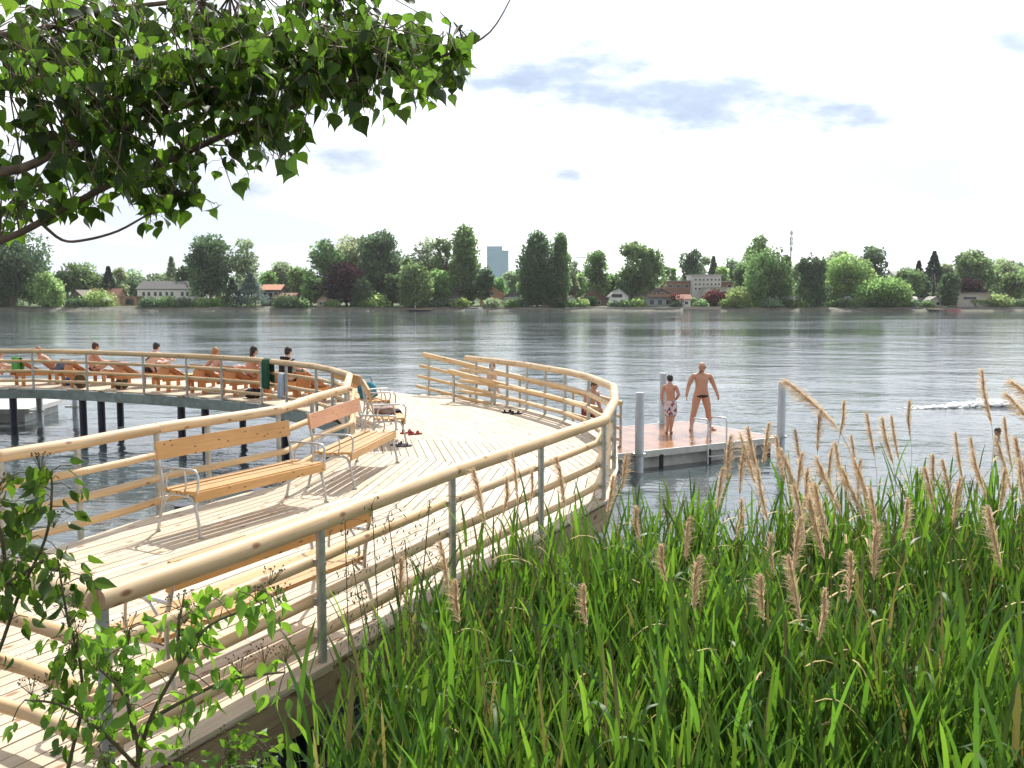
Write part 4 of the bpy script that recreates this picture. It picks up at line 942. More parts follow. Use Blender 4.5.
# ------------------------------------------------------------------ overhanging poplar bough (trunk stands left of the view)
tree = thing('poplar_tree', 'poplar whose leafy bough hangs across the upper left, its trunk outside the view', 'tree', (-6.2, 3.6, 1.0))
inv = Vector(tree.location)
mb = MB()
tr = [Vector((-6.2, 3.6, 1.0)), Vector((-6.1, 3.6, 2.6)), Vector((-5.9, 3.65, 4.2)), Vector((-5.8, 3.7, 6.2)), Vector((-5.9, 3.8, 8.5))]
mb.tube([p-inv for p in tr], [.26, .21, .18, .14, .08], 14); mb.build('trunk', M['bark'], tree)
limb = [Vector((-5.92, 3.65, 3.9))]+[A(px, py, Y) for px, py, Y in ((-330, 330, 3.5), (-120, 275, 3.35), (0, 241, 3.25), (60, 211, 3.2), (112, 184, 3.2), (170, 160, 3.25), (240, 128, 3.3), (310, 100, 3.35), (370, 80, 3.4), (420, 62, 3.4), (455, 52, 3.4), (490, 32, 3.4), (512, -4, 3.4))]
rad_l = [.07, .04, .020, .012, .011, .0105, .010, .011, .009, .0075, .006, .0045, .003, .002]
def smoothpath(pts, n):
    out_ = []
    for i in range(len(pts)-1):
        p0 = pts[max(i-1, 0)]; p1 = pts[i]; p2 = pts[i+1]; p3 = pts[min(i+2, len(pts)-1)]
        for k_ in range(n):
            t_ = k_/n; out_.append(.5*((2*p1)+(p2-p0)*t_+(2*p0-5*p1+4*p2-p3)*t_*t_+(3*p1-p0-3*p2+p3)*t_**3))
    out_.append(pts[-1]); return out_
def rinterp(r, n): return [r[i]+(r[i+1]-r[i])*k_/n for i in range(len(r)-1) for k_ in range(n)]+[r[-1]]
LB = smoothpath(limb, 4); mb = MB(); mb.tube([p-inv for p in LB], rinterp(rad_l, 4), 9)
limb2 = [A(px, py, Y) for px, py, Y in ((-330, 200, 3.2), (-150, 165, 3.1), (0, 172, 3.0), (60, 150, 3.0), (110, 132, 3.0), (150, 120, 3.05), (220, 92, 3.1), (300, 60, 3.1), (380, 40, 3.1))]
limb2[0] = Vector((-5.9, 3.68, 4.6)); mb.tube([p-inv for p in smoothpath(limb2, 4)], rinterp([.06, .03, .016, .013, .011, .009, .007, .005, .003], 4), 8)
limb3 = [Vector((-5.85, 3.7, 5.2))]+[A(px, py, Y) for px, py, Y in ((-150, 20, 3.5), (0, 36, 3.5), (110, 10, 3.5), (230, -5, 3.6), (330, -30, 3.6))]
mb.tube([p-inv for p in smoothpath(limb3, 4)], rinterp([.06, .03, .014, .010, .007, .004], 4), 8)
low = [A(px, py, Y) for px, py, Y in ((40, 222, 3.22), (62, 240, 3.2), (85, 240, 3.15), (118, 231, 3.1), (150, 214, 3.1), (172, 210, 3.1))]
mb.tube([p-inv for p in smoothpath(low, 4)], rinterp([.006, .005, .0045, .004, .003, .002], 4), 6)
LIMBS = LB+smoothpath(limb2, 4)+smoothpath(limb3, 4)+smoothpath(low, 4)
# leaf-bearing twigs fill a long flat spray
regions = [  # (px centre, py centre, half w, half h, share)
 (60, 70, 100, 70, .95), (170, 85, 115, 72, 1.7), (280, 66, 100, 60, 1.75), (370, 68, 75, 50, 1.0), (430, 66, 34, 42, .25), (150, 165, 60, 38, .42), (50, 165, 70, 45, .55), (262, 150, 42, 28, .25), (345, 28, 100, 24, .25), (60, 5, 110, 30, .25), (-120, 90, 120, 120, 1.2), (-110, 210, 60, 40, .1)]
tips = []; rs = random.Random(11)
for (cx_, cy_, hw, hh, sh_) in regions:
    for _ in range(int(74*sh_)):
        a = rs.uniform(0, 2*math.pi); q = math.sqrt(rs.random())
        tips.append(A(cx_+math.cos(a)*q*hw, cy_+math.sin(a)*q*hh, rs.uniform(2.75, 3.95)))
for px, py in ((150, 232), (60, 222), (90, 215), (112, 222), (40, 205), (215, 212), (20, 200), (232, 196), (456, 60), (462, 92), (448, 96), (440, 20), (465, 48), (200, 205), (158, 215), (185, 205), (450, 75), (310, 160), (290, 170), (275, 168), (140, 210)): tips.append(A(px, py-8, 3.3+rs.uniform(-.12, .12)))
LA = np.array([tuple(p) for p in LIMBS]); pos = []; ax = []; sz = []; spn = []; cl = []
twig_mb = mb
for tip in tips:
    d2 = ((LA-np.array(tip))**2).sum(1)*np.array([rs.uniform(.8, 1.3) for _ in range(len(LA))]); root = Vector(LA[int(d2.argmin())])
    mid = (root+tip)/2+Vector((rs.uniform(-.05, .05), rs.uniform(-.05, .05), rs.uniform(0, .08)))
    if (tip-root).length > .03: twig_mb.tube([p-inv for p in (root, mid, tip)], [.0035, .0026, .0014], 4, caps=False)
    nl = rs.randint(4, 7); clump = rs.uniform(.7, 1.15)
    for k_ in range(nl):
        t_ = rs.uniform(.25, 1.05); b_ = (root*(1-t_)**2+mid*2*t_*(1-t_)+tip*t_*t_) if t_ < 1 else tip
        o_ = Vector((rs.gauss(0, 1), rs.gauss(0, 1), rs.gauss(-.1, .7))).normalized()*rs.uniform(.03, .055)
        p = b_+o_; twig_mb.tube([b_-inv, b_+o_*.6+Vector((0, 0, .008))-inv, p-inv], .0009, 3, caps=False, col=(1.3, 1.5, .8))
        pos.append(p-inv); ax.append((rs.gauss(0, .42)+o_.x*6, rs.gauss(0, .42)+o_.y*6, -1+rs.gauss(0, .35))); sz.append(rs.uniform(.028, .066)); spn.append(rs.uniform(0, 6.28))
        y_ = rs.random(); g = (rs.uniform(.35, .8) if rs.random() < .6 else rs.uniform(1.1, 2.3))*clump
        cl.append((g*(1+.3*(y_ > .8)), g*(1+.15*(y_ > .8)), g*(.9+.2*rs.random())))
twig_mb.build('limb', M['bark'], tree)
scatter('leaves', POP_V, POP_F, np.array([tuple(p) for p in pos]), np.array(ax), np.array(spn), np.array(sz), np.array(cl), M['poplar'], tree, True)
print('poplar leaves', len(pos))

# ------------------------------------------------------------------ near shrubs
def shrub(name, label, stems, seed, dens=1, lf=(.045, .075), berries=True, pendant=.6, gain=1.0):
    rs = random.Random(seed); base = stems[0][0]; t = thing(name, label, 'shrub', base); inv = Vector(base)
    mb = MB(); pos = []; ax = []; sz = []; spn = []; cl = []; heads = []
    for st in stems:
        sp_ = smoothpath([Vector(p) for p in st], 5); n = len(sp_); mb.tube([p-inv for p in sp_], [.0055*(1-.8*i/n)+.0013 for i in range(n)], 7)
        L_ = n-1
        start = 3 if len(st) > 3 else 1
        for i in range(start, n):
            for _ in range(int(2*dens+rs.random())):
                if i < n*.22: continue
                p0 = sp_[i]; d = (sp_[i]-sp_[i-1]).normalized()
                o_ = Vector((rs.gauss(0, 1), rs.gauss(0, 1), rs.gauss(.1, .7))); o_ = (o_-d*o_.dot(d)*.6).normalized()
                ln = rs.uniform(.02, .09); p1 = p0+o_*ln; mb.tube([p0-inv, p0+o_*ln*.5+Vector((0, 0, .01))-inv, p1-inv], .0016, 4, caps=False)
                for _2 in range(rs.randint(2, 4)):
                    p = p1+Vector((rs.gauss(0, .02), rs.gauss(0, .02), rs.gauss(0, .02)))
                    pos.append(p-inv); ax.append((o_.x*.6+rs.gauss(0, .4), o_.y*.6+rs.gauss(0, .4), -pendant+rs.gauss(0, .35))); sz.append(rs.uniform(*lf)); spn.append(rs.uniform(0, 6.28))
                    g = rs.uniform(.7, 1.35)*gain; cl.append((g, g, g*.8))
        if berries:
            for _ in range(rs.randint(1, 3)):      # flat flower heads gone over
                c = sp_[rs.randint(int(n*.5), n-1)]+Vector((rs.gauss(0, .04), rs.gauss(0, .04), rs.uniform(.03, .07)))
                fb = MB(); heads.append(fb)
                for _2 in range(16):
                    e_ = c+Vector((rs.gauss(0, .022), rs.gauss(0, .022), rs.uniform(0, .018))); fb.tube([c-Vector((0, 0, .035))-inv, e_-inv], .0006, 3, caps=False, col=(.9, 1, .5)); fb.ellipsoid(e_-inv, (.0028, .0028, .0028), None, 6, 4, (1.2, .9, .7))
    mb.build('stem', M['twig'], t)
    for fb in heads: fb.build('flower_head', M['twig'], t)
    scatter('leaves', OV_V, OV_F, np.array([tuple(p) for p in pos]), np.array(ax), np.array(spn), np.array(sz), np.array(cl), M['dogwood'], t, True); return t
def S(*q): return [A(px, py, Y) for px, py, Y in q]
g1 = A(-60, 1000, 2.9); g1.z = .95
shrub('shrub', 'tall dark-leaved shrub rising at the left edge in front of the timber rails', [
  [g1, A(-20, 760, 2.8), A(10, 620, 2.75), A(45, 540, 2.7), A(52, 490, 2.7), A(50, 472, 2.7)],
  [g1, A(70, 760, 2.75), A(82, 680, 2.7), A(66, 610, 2.65), A(58, 560, 2.65)],
  [A(10, 620, 2.75), A(5, 560, 2.8), A(-5, 500, 2.85), A(5, 478, 2.85)],
  [A(45, 560, 2.7), A(20, 575, 2.68), A(-5, 590, 2.65)], [A(10, 620, 2.75), A(0, 530, 2.7), A(-30, 480, 2.7)]], 5, .72, (.036, .068), True, 1.1, .8)
g2 = A(150, 1000, 2.9); g2.z = .95
shrub('shrub', 'spreading bright-leaved shrub in front of the corner post at the bottom left', [
  [g2, A(140, 800, 2.7), A(135, 730, 2.65), A(120, 690, 2.6), A(85, 655, 2.6), A(72, 630, 2.6)],
  [A(138, 760, 2.7), A(152, 715, 2.65), A(180, 665, 2.62), A(210, 625, 2.6), A(262, 605, 2.6), A(272, 596, 2.6)],
  [A(135, 740, 2.65), A(125, 680, 2.7), A(128, 640, 2.7), A(130, 628, 2.7)],
  [A(150, 720, 2.65), A(185, 700, 2.6), A(230, 680, 2.55), A(285, 672, 2.55)],
  [A(140, 770, 2.7), A(100, 730, 2.6), A(60, 705, 2.6), A(25, 700, 2.6)],
  [A(180, 665, 2.62), A(178, 630, 2.6), A(182, 608, 2.6)]], 8, .72, (.034, .064), True, .9, 2.1)
g3 = A(240, 1000, 2.6); g3.z = .95
shrub('shrub', 'low sprig of bright green leaves at the bottom edge, beside the deck side planks', [
  [g3, A(235, 830, 2.5), A(230, 770, 2.45), A(225, 750, 2.45)], [A(235, 830, 2.5), A(255, 775, 2.4), A(270, 745, 2.4)], [A(235, 830, 2.5), A(205, 785, 2.45), A(180, 765, 2.45)], [A(235, 830, 2.5), A(150, 800, 2.45), A(90, 775, 2.45)]], 9, .8, (.03, .05), True, .3, 1.7)

# ------------------------------------------------------------------ reed bed
rg = np.random.RandomState(3)
def reed_edge(Y):       # left limit of the reed bed at distance Y
    pts = [(4.2, -1.05), (5, -.98), (6, -.90), (7, -.62), (8, -.2), (9, .45), (10.2, 1.2), (11, 1.7)]
    for (a, xa), (b_, xb) in zip(pts[:-1], pts[1:]):
        if a <= Y <= b_: return xa+(xb-xa)*(Y-a)/(b_-a)
    return pts[0][1]
def top_height(x, y):   # blades are taller toward the right
    return 1.78+.32*np.clip((x-.5)/4.5, 0, 1)+.15*np.sin(x*2.3+y*1.7)+.12*np.sin(x*5.1-y*2.9)
B = []
for _ in range(7400):
    Y = 4.0+6.2*rg.rand()**.85; x = reed_edge(Y)+(8.5-reed_edge(Y))*rg.rand()
    if x > Y*.62: continue
    if Y > 9.2+.4*math.sin(x*2) : continue
    if x < 1.2 and Y > 8.6+.5*x: continue
    dn = .5+.5*math.sin(x*3.1+Y*1.3)*math.sin(Y*2.2-x*1.1)
    if rg.rand() > .45+.55*dn: continue
    B.append((x, Y))
print('reed stems', len(B))
Vs = []; Fs = []; Cs = []; nv = 0
NS = 6
for (x, y) in B:
    H = top_height(x, y)*rg.uniform(.72, 1.1); lean = rg.normal(0, .10, 2); lean[0] -= .02; hue = rg.uniform(.6, 1.35); z0 = -.15
    dead = rg.rand() < .12
    nl = rg.randint(7, 11); az0 = rg.rand()*6.28
    # stem
    ts = np.linspace(0, 1, 5); c = np.stack([x+lean[0]*H*ts**1.5, y+lean[1]*H*ts**1.5, z0+(H*.93-z0)*ts], 1)
    a = rg.rand()*3.14; off = np.array([math.cos(a), math.sin(a), 0])*.005
    V = np.empty((10, 3)); V[0::2] = c-off; V[1::2] = c+off
    F = np.array([(2*i, 2*i+1, 2*i+3, 2*i+2) for i in range(4)]); Vs.append(V); Fs.append(F+nv); nv += 10
    Cs.append(np.tile((1.0, .8, .6) if dead else (.8*hue, .75*hue, .7*hue), (4, 1)))
    for k_ in range(nl):
        tt = .30+.68*(k_+rg.rand()*.5)/nl; p0 = np.array([x+lean[0]*H*tt**1.5, y+lean[1]*H*tt**1.5, z0+(H*.93-z0)*tt])
        az = az0+k_*math.pi+rg.normal(0, .5); ln = rg.uniform(.38, .75)*(1.05-.25*abs(tt-.6)); w_ = rg.uniform(.009, .0185)
        el = rg.uniform(1.12, 1.5); droop = rg.uniform(.03, .65) if rg.rand() < .93 else rg.uniform(1.4, 2.6)
        hd = np.array([math.cos(az), math.sin(az), 0]); s_ = np.linspace(0, 1, NS+1); e_ = el-droop*s_**1.6
        dx = np.cumsum(np.cos(e_))*ln/(NS+1); dz = np.cumsum(np.sin(e_))*ln/(NS+1)
        c = p0+hd*dx[:, None]+np.array([0, 0, 1])*dz[:, None]
        sd = np.array([-hd[1], hd[0], 0]); tw = rg.uniform(-.6, .6)
        nrm = np.array([0, 0, 1.0]); sdv = sd*math.cos(tw)+nrm*math.sin(tw)
        wd = w_*np.sqrt(np.clip(1-s_**2.2, 0, 1))*(.55+.9*np.clip(s_*4, 0, .5))
        wd = wd*(.6 if dead else 1)
        V = np.empty((2*(NS+1), 3)); V[0::2] = c-sdv*wd[:, None]; V[1::2] = c+sdv*wd[:, None]
        F = np.array([(2*i, 2*i+1, 2*i+3, 2*i+2) for i in range(NS)]); Vs.append(V); Fs.append(F+nv); nv += 2*(NS+1)
        g = hue*rg.uniform(.8, 1.2); old = rg.rand() < .025
        Cs.append(np.tile((1.5*g, .66*g, 1.9*g) if (dead or old) else (g*rg.uniform(.85, 1.15), g, g*.9), (NS, 1)))
ro_ = npmesh('reeds', np.concatenate(Vs), np.concatenate(Fs), np.concatenate(Cs), M['reed'], None, True)
tag(ro_, 'dense bed of long green reed blades filling the lower right foreground', 'reeds', kind='stuff')

# flowering reeds: each dry stalk with its plume
def plume_proto(seed, bend, plen, wide):
    rs = np.random.RandomState(seed); t = thing('plumed_reed', 'reed', 'reed', (0, 0, 0)); H = 3.0
    n = 22; s_ = np.linspace(0, 1, n); cx_ = bend*s_**3.2; z = H*(s_-.10*abs(bend)*s_**4); pts = [Vector((cx_[i], .03*math.sin(i), z[i])) for i in range(n)]
    mb = MB(); mb.tube(pts, [.0045*(1-.75*q) for q in s_], 5, caps=False); mb.build('stalk', M['straw'], t)
    Vs = []; Fs = []; nv = 0; nf = 430
    for _ in range(nf):
        u_ = rs.rand()**.9; sp = 1-plen*(1-u_)/H; i = sp*(n-1); i0 = min(int(i), n-2); p0 = np.array(pts[i0].lerp(pts[i0+1], i-i0))
        tg = np.array(pts[i0+1]-pts[i0]); tg /= np.linalg.norm(tg)
        az = rs.rand()*6.28; out_ = np.array([math.cos(az), math.sin(az), 0]); prof = math.sin(math.pi*min(1, (u_*.92+.06)))**.7
        ln = (.03+.075*prof)*wide*rs.uniform(.6, 1.3); d = tg*1.0+out_*rs.uniform(.10, .42)*(1 if rs.rand() < .85 else 1.9); d /= np.linalg.norm(d)
        side_d = np.array([1 if bend >= 0 else -1, 0, 0])*rs.uniform(.1, .7)
        a1 = p0+d*ln*.5+side_d*ln*.12; a2 = p0+d*ln*.85+side_d*ln*.45+np.array([0, 0, -.25*ln]); w_ = rs.uniform(.0009, .0019)
        sd = np.cross(d, rs.normal(0, 1, 3)); sd /= np.linalg.norm(sd)
        V = np.array([p0-sd*w_*.5, p0+sd*w_*.5, a1-sd*w_, a1+sd*w_, a2-sd*w_*.8, a2+sd*w_*.8]); Vs.append(V); Fs.append(np.array([(0, 1, 3, 2), (2, 3, 5, 4)])+nv); nv += 6
    C = np.repeat(rs.uniform(.7, 1.25, (nf, 1))*np.array([[1, .97, .93]]), 2, axis=0)
    npmesh('plume', np.concatenate(Vs), np.concatenate(Fs), C, M['plume'], t); 
    # dry leaves on the stalk
    for q in (.45, .62, .75):
        mb = MB()
        p0 = pts[int(q*n)]; a = rs.rand()*6.28; hd = Vector((math.cos(a), math.sin(a), 0)); vs = []
        for k_ in range(6):
            s2 = k_/5; c = p0+hd*(.28*s2)+Vector((0, 0, .22*s2-.32*s2*s2)); sd = Vector((-hd.y, hd.x, 0))*(.007*(1-s2)+.001); vs += [c-sd, c+sd]
        mb.quadset(vs, [(2*i, 2*i+1, 2*i+3, 2*i+2) for i in range(5)], None, (1.3, 1.3, 1), True)
        mb.build('leaf', M['straw'], t)
    return t
protos = [plume_proto(1, .10, .38, 1.15), plume_proto(2, -.18, .44, 1.3), plume_proto(3, -.32, .48, 1.45), plume_proto(4, -.95, .55, 1.9), plume_proto(5, .04, .34, 1.0)]
used = [False]*5
PL = [(790, 383, 3, 8.6), (732, 438, 0, 7.6), (750, 430, 1, 7.4), (768, 425, 0, 8.2), (782, 452, 2, 7.5), (797, 432, 1, 8.3), (806, 470, 4, 6.2), (812, 500, 1, 6.0), (822, 412, 0, 8.6), (842, 402, 4, 8.8), (852, 438, 1, 8.2), (846, 470, 2, 7.2), (862, 462, 0, 7.6), (872, 490, 1, 6.6), (885, 420, 1, 8.5), (893, 418, 1, 8.9), (912, 402, 4, 8.8), (926, 470, 1, 7.9), (934, 455, 4, 8.2), (957, 435, 1, 8.0), (972, 440, 1, 8.3), (944, 462, 1, 8.4), (985, 372, 1, 8.2), (1006, 420, 1, 8.0), (1016, 384, 3, 7.6), (1018, 440, 1, 7.4), (1003, 470, 4, 6.9), (848, 552, 4, 5.2), (880, 528, 0, 5.8), (762, 575, 4, 5.4), (775, 535, 4, 6.2), (790, 560, 1, 5.2), (800, 520, 0, 5.6), (722, 470, 0, 7.4), (738, 500, 4, 6.8), (690, 520, 0, 6.8), (640, 508, 4, 7.2), (626, 455, 0, 8.2), (612, 478, 0, 7.8), (585, 585, 4, 5.6), (457, 580, 4, 5.4), (512, 455, 1, 7.4), (556, 460, 1, 7.6), (503, 478, 4, 7.0), (530, 470, 4, 7.4), (474, 472, 1, 6.8), (700, 560, 0, 5.6), (665, 545, 4, 6.4), (820, 460, 2, 7.0), (832, 450, 0, 7.8), (905, 500, 4, 6.4), (990, 510, 1, 6.0), (760, 470, 1, 6.8), (744, 455, 0, 7.9), (868, 415, 1, 9.0), (960, 480, 0, 7.0), (820, 590, 4, 4.8), (402, 560, 4, 5.8), (440, 545, 1, 6.0), (795, 488, 1, 6.6), (810, 478, 2, 7.0), (802, 455, 0, 7.6), (818, 486, 1, 6.4), (998, 440, 2, 7.6), (1010, 396, 3, 8.2), (1022, 462, 1, 7.0), (975, 452, 2, 7.8), (742, 436, 2, 7.9), (778, 438, 1, 8.1), (838, 445, 1, 7.9), (856, 462, 2, 7.4)]
for px, py, kind, Y in PL:
    tp = A(px, py, Y); o = protos[kind] if not used[kind] else copy_tree(protos[kind]); used[kind] = True
    bend = (.10, -.18, -.32, -.95, .04)[kind]; topz = 3.0*(1-.10*abs(bend)); base = -.1; s = (tp.z-base)/topz
    rot = random.uniform(-.35, .35) if kind in (0, 1, 2, 3) else random.uniform(0, 6)
    wz_ = random.uniform(.8, 1.25); o.scale = (wz_, wz_, s); o.rotation_euler = (0, 0, rot); dx = wz_*bend*math.cos(rot); dy = wz_*bend*math.sin(rot)
    o.location = (tp.x-dx, tp.y-dy, base)
    tag(o, 'dry feathery reed plume on a thin pale stalk, rising out of the green reeds', 'reed', 'dry reed plumes')
# a sedge-like grass with open seed heads by the second post
gt = thing('wild_grass', 'wild grass with thin open seed heads in front of the lower rails', 'grass', (A(395, 700, 5.2).x, 5.2, 0)); inv = Vector(gt.location)
mb = MB(); mb2 = MB(); rs = random.Random(4)
for px, py in ((345, 520), (372, 505), (388, 515), (405, 540), (425, 555), (352, 560), (430, 500), (360, 585)):
    tp = A(px, py, 5.3+rs.uniform(-.2, .2)); bs = Vector((inv.x+rs.uniform(-.15, .15), 5.2+rs.uniform(-.1, .1), 0)); ml = bs.lerp(tp, .6)+Vector((rs.uniform(-.05, .05), 0, .12))
    ml.z = bs.z+(tp.z-bs.z)*.62; sp_ = smoothpath([bs, ml, tp], 8); mb.tube([p-inv for p in sp_], .0028, 4, caps=False)
    for i in range(10, len(sp_)):
        for _ in range(5):
            p = sp_[i]; q = p+Vector((rs.gauss(0, .06), rs.gauss(0, .05), rs.gauss(-.02, .035))); mb.tube([p-inv, (p+q)/2+Vector((0, 0, .015))-inv, q-inv], .0011, 3, caps=False)
            d = Vector((rs.gauss(0, .5), rs.gauss(0, .5), -1)).normalized()*.028; mb2.tube([q-inv, q+d*.5-inv, q+d-inv], [.001, .0042, .0008], 5, caps=False, col=(.8, 1.3, .5))
mb.build('stalk', M['twig'], gt); mb2.build('seed_heads', M['twig'], gt)
# ------------------------------------------------------------------ far shore
CARD_V = np.array([(-.5, 0, 0), (.5, 0, 0), (.42, .5, .12), (-.42, .5, .12), (.2, 1, 0), (-.2, 1, 0)], float); CARD_F = np.array([(0, 1, 2, 3), (3, 2, 4, 5)])
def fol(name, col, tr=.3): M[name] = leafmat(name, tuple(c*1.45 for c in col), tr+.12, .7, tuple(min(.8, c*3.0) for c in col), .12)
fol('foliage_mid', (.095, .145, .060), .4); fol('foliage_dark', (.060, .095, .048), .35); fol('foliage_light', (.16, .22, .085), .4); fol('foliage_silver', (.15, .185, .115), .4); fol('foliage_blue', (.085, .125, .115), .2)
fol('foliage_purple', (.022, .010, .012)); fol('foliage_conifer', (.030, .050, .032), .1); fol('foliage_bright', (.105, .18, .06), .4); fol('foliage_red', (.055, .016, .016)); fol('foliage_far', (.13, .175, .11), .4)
MK = dict(m='foliage_mid', d='foliage_dark', l='foliage_light', s='foliage_silver', b='foliage_blue', p='foliage_purple', c='foliage_conifer', g='foliage_bright', r='foliage_red', f='foliage_far')
fr = np.random.RandomState(21)
def gz(Y): return np.interp(Y, [234, 236.5, 238, 240, 246, 400, 1500], [-1, .12, .6, 1.0, 1.2, 1.25, 1.3])
def crown_pts(kind, W, H, z0, card):
    """points, outward axes; z0 = crown bottom"""
    hc = H-z0; W = W*1.7 if kind == 'conifer' else W; P_ = []; N_ = []; S_ = []
    if kind == 'conifer':
        n = int(W*hc*16/card/card*.30)+200
        t_ = fr.rand(n)**.8; tier = .72+.28*np.abs(np.sin(t_*hc*2.2+fr.rand()*3)); r = (1-t_)*W/2*tier*fr.uniform(.35, 1.15, n); a = fr.rand(n)*6.283
        P_ = np.stack([r*np.cos(a), r*np.sin(a), z0+hc*t_], 1); N_ = np.stack([np.cos(a), np.sin(a), fr.normal(-.25, .25, n)], 1); sh = np.ones(n)
        return P_, N_, sh
    if kind == 'column': nl, ls = 46, .36
    elif kind == 'bush': nl, ls = 12, .42
    elif kind == 'willow': nl, ls = 38, .28
    elif kind == 'airy': nl, ls = 30, .22
    else: nl, ls = 40, .26
    out_p = []; out_n = []; out_s = []
    for i in range(nl):
        u_ = fr.rand(); th = fr.rand()*6.283
        if kind == 'column': zt = u_; prof = math.sin(math.pi*min(1, .16+.80*zt))**.85; rr_ = W/2*prof*.60*math.sqrt(fr.rand())
        elif kind == 'bush': zt = u_*.7; prof = math.sqrt(max(0, 1-zt*zt)); rr_ = W/2*prof*.75*math.sqrt(fr.rand())
        elif kind == 'willow': zt = .1+u_*.78; prof = math.sqrt(max(.05, 1-((zt-.35)/.68)**2)); rr_ = W/2*prof*.8*math.sqrt(fr.rand())
        else: zt = .06+u_*.84; prof = math.sqrt(max(.05, 1-((zt-.45)/.58)**2)); rr_ = W/2*prof*.80*math.sqrt(fr.rand())
        R_ = W*ls*fr.uniform(.35, 1.12)*(.6+.4*prof)
        rz_ = R_*(1.7 if kind == 'column' else (1.25 if kind == 'willow' else .9))
        zc = z0+hc*zt; zc = min(zc, H-rz_*.8); zc = max(zc, z0+rz_*.3)
        n = int(3.1*R_*rz_*4/card/card)+24
        v_ = fr.normal(0, 1, (n, 3)); v_ /= np.linalg.norm(v_, axis=1, keepdims=True); rad = .62+.62*fr.rand(n, 1)**1.3
        p = np.array([rr_*math.cos(th), rr_*math.sin(th), zc])+v_*rad*np.array([R_, R_, rz_])
        out_p.append(p); 
        nn = v_+fr.normal(0, .5, (n, 3)); 
        if kind == 'willow': nn[:, 2] -= 1.2
        if kind == 'column': nn[:, 2] += 1.0
        out_n.append(nn); out_s.append(np.full(n, fr.uniform(.62, 1.38)))
    P_ = np.concatenate(out_p); N_ = np.concatenate(out_n); sh = np.concatenate(out_s)
    keep = (P_[:, 2] > max(z0-.5, .05))
    return P_[keep], N_[keep], sh[keep]
def far_tree(px, ytop, wpx, Y, kind, mk, label, group=None, zb=None, name=None):
    k_ = (px-512)/FOC; base = gz(Y); zt = CAM_H+(295-ytop)/FOC*Y; W = wpx/FOC*Y; H = zt-base
    nm = name or {'conifer': 'conifer_tree', 'column': 'poplar_tree', 'bush': 'bush', 'willow': 'willow_tree'}.get(kind, 'tree')
    t = thing(nm, label, 'bush' if kind == 'bush' else 'tree', (k_*Y, Y, base), 0, group)
    card = .55*Y/245 if kind != 'conifer' else .42*Y/245
    if kind == 'bush': card *= .8
    z0 = (0.0 if kind == 'bush' else {'conifer': .6, 'column': .9, 'willow': .8}.get(kind, H*.16)) if zb is None else zb
    P_, N_, sh = crown_pts(kind, W, H, z0, card)
    n = len(P_); g = sh[:, None]*fr.uniform(.8, 1.2, (n, 1)); C = np.repeat(g, 3, 1)*np.array([fr.uniform(.93, 1.07), 1, fr.uniform(.9, 1.1)])
    if kind != 'bush':
        mb = MB(); pts = [(0, 0, -.3), (fr.normal(0, .1), 0, H*.3), (fr.normal(0, .25), fr.normal(0, .2), H*.62), (fr.normal(0, .3), 0, H*.86)]; r0 = max(.12, W*.03+H*.008)
        mb.tube(pts, [r0, r0*.75, r0*.45, r0*.15], 8)
        if kind not in ('conifer', 'column'):
            for i in range(6):
                a = fr.rand()*6.28; s_ = fr.uniform(.25, .6); p0 = Vector((0, 0, H*s_)); p1 = p0+Vector((math.cos(a)*W*.32, math.sin(a)*W*.32, H*.22)); mb.tube([p0, (p0+p1)/2+Vector((0, 0, -H*.02)), p1], [r0*.4, r0*.28, r0*.1], 6)
        mb.build('trunk', M['bark'], t)
    scatter('crown' if kind != 'bush' else 'leaves', CARD_V, CARD_F, P_, N_, fr.rand(n)*6.28, card*fr.uniform(.6, 1.25, n), C, M[MK[mk]], t)
    return t
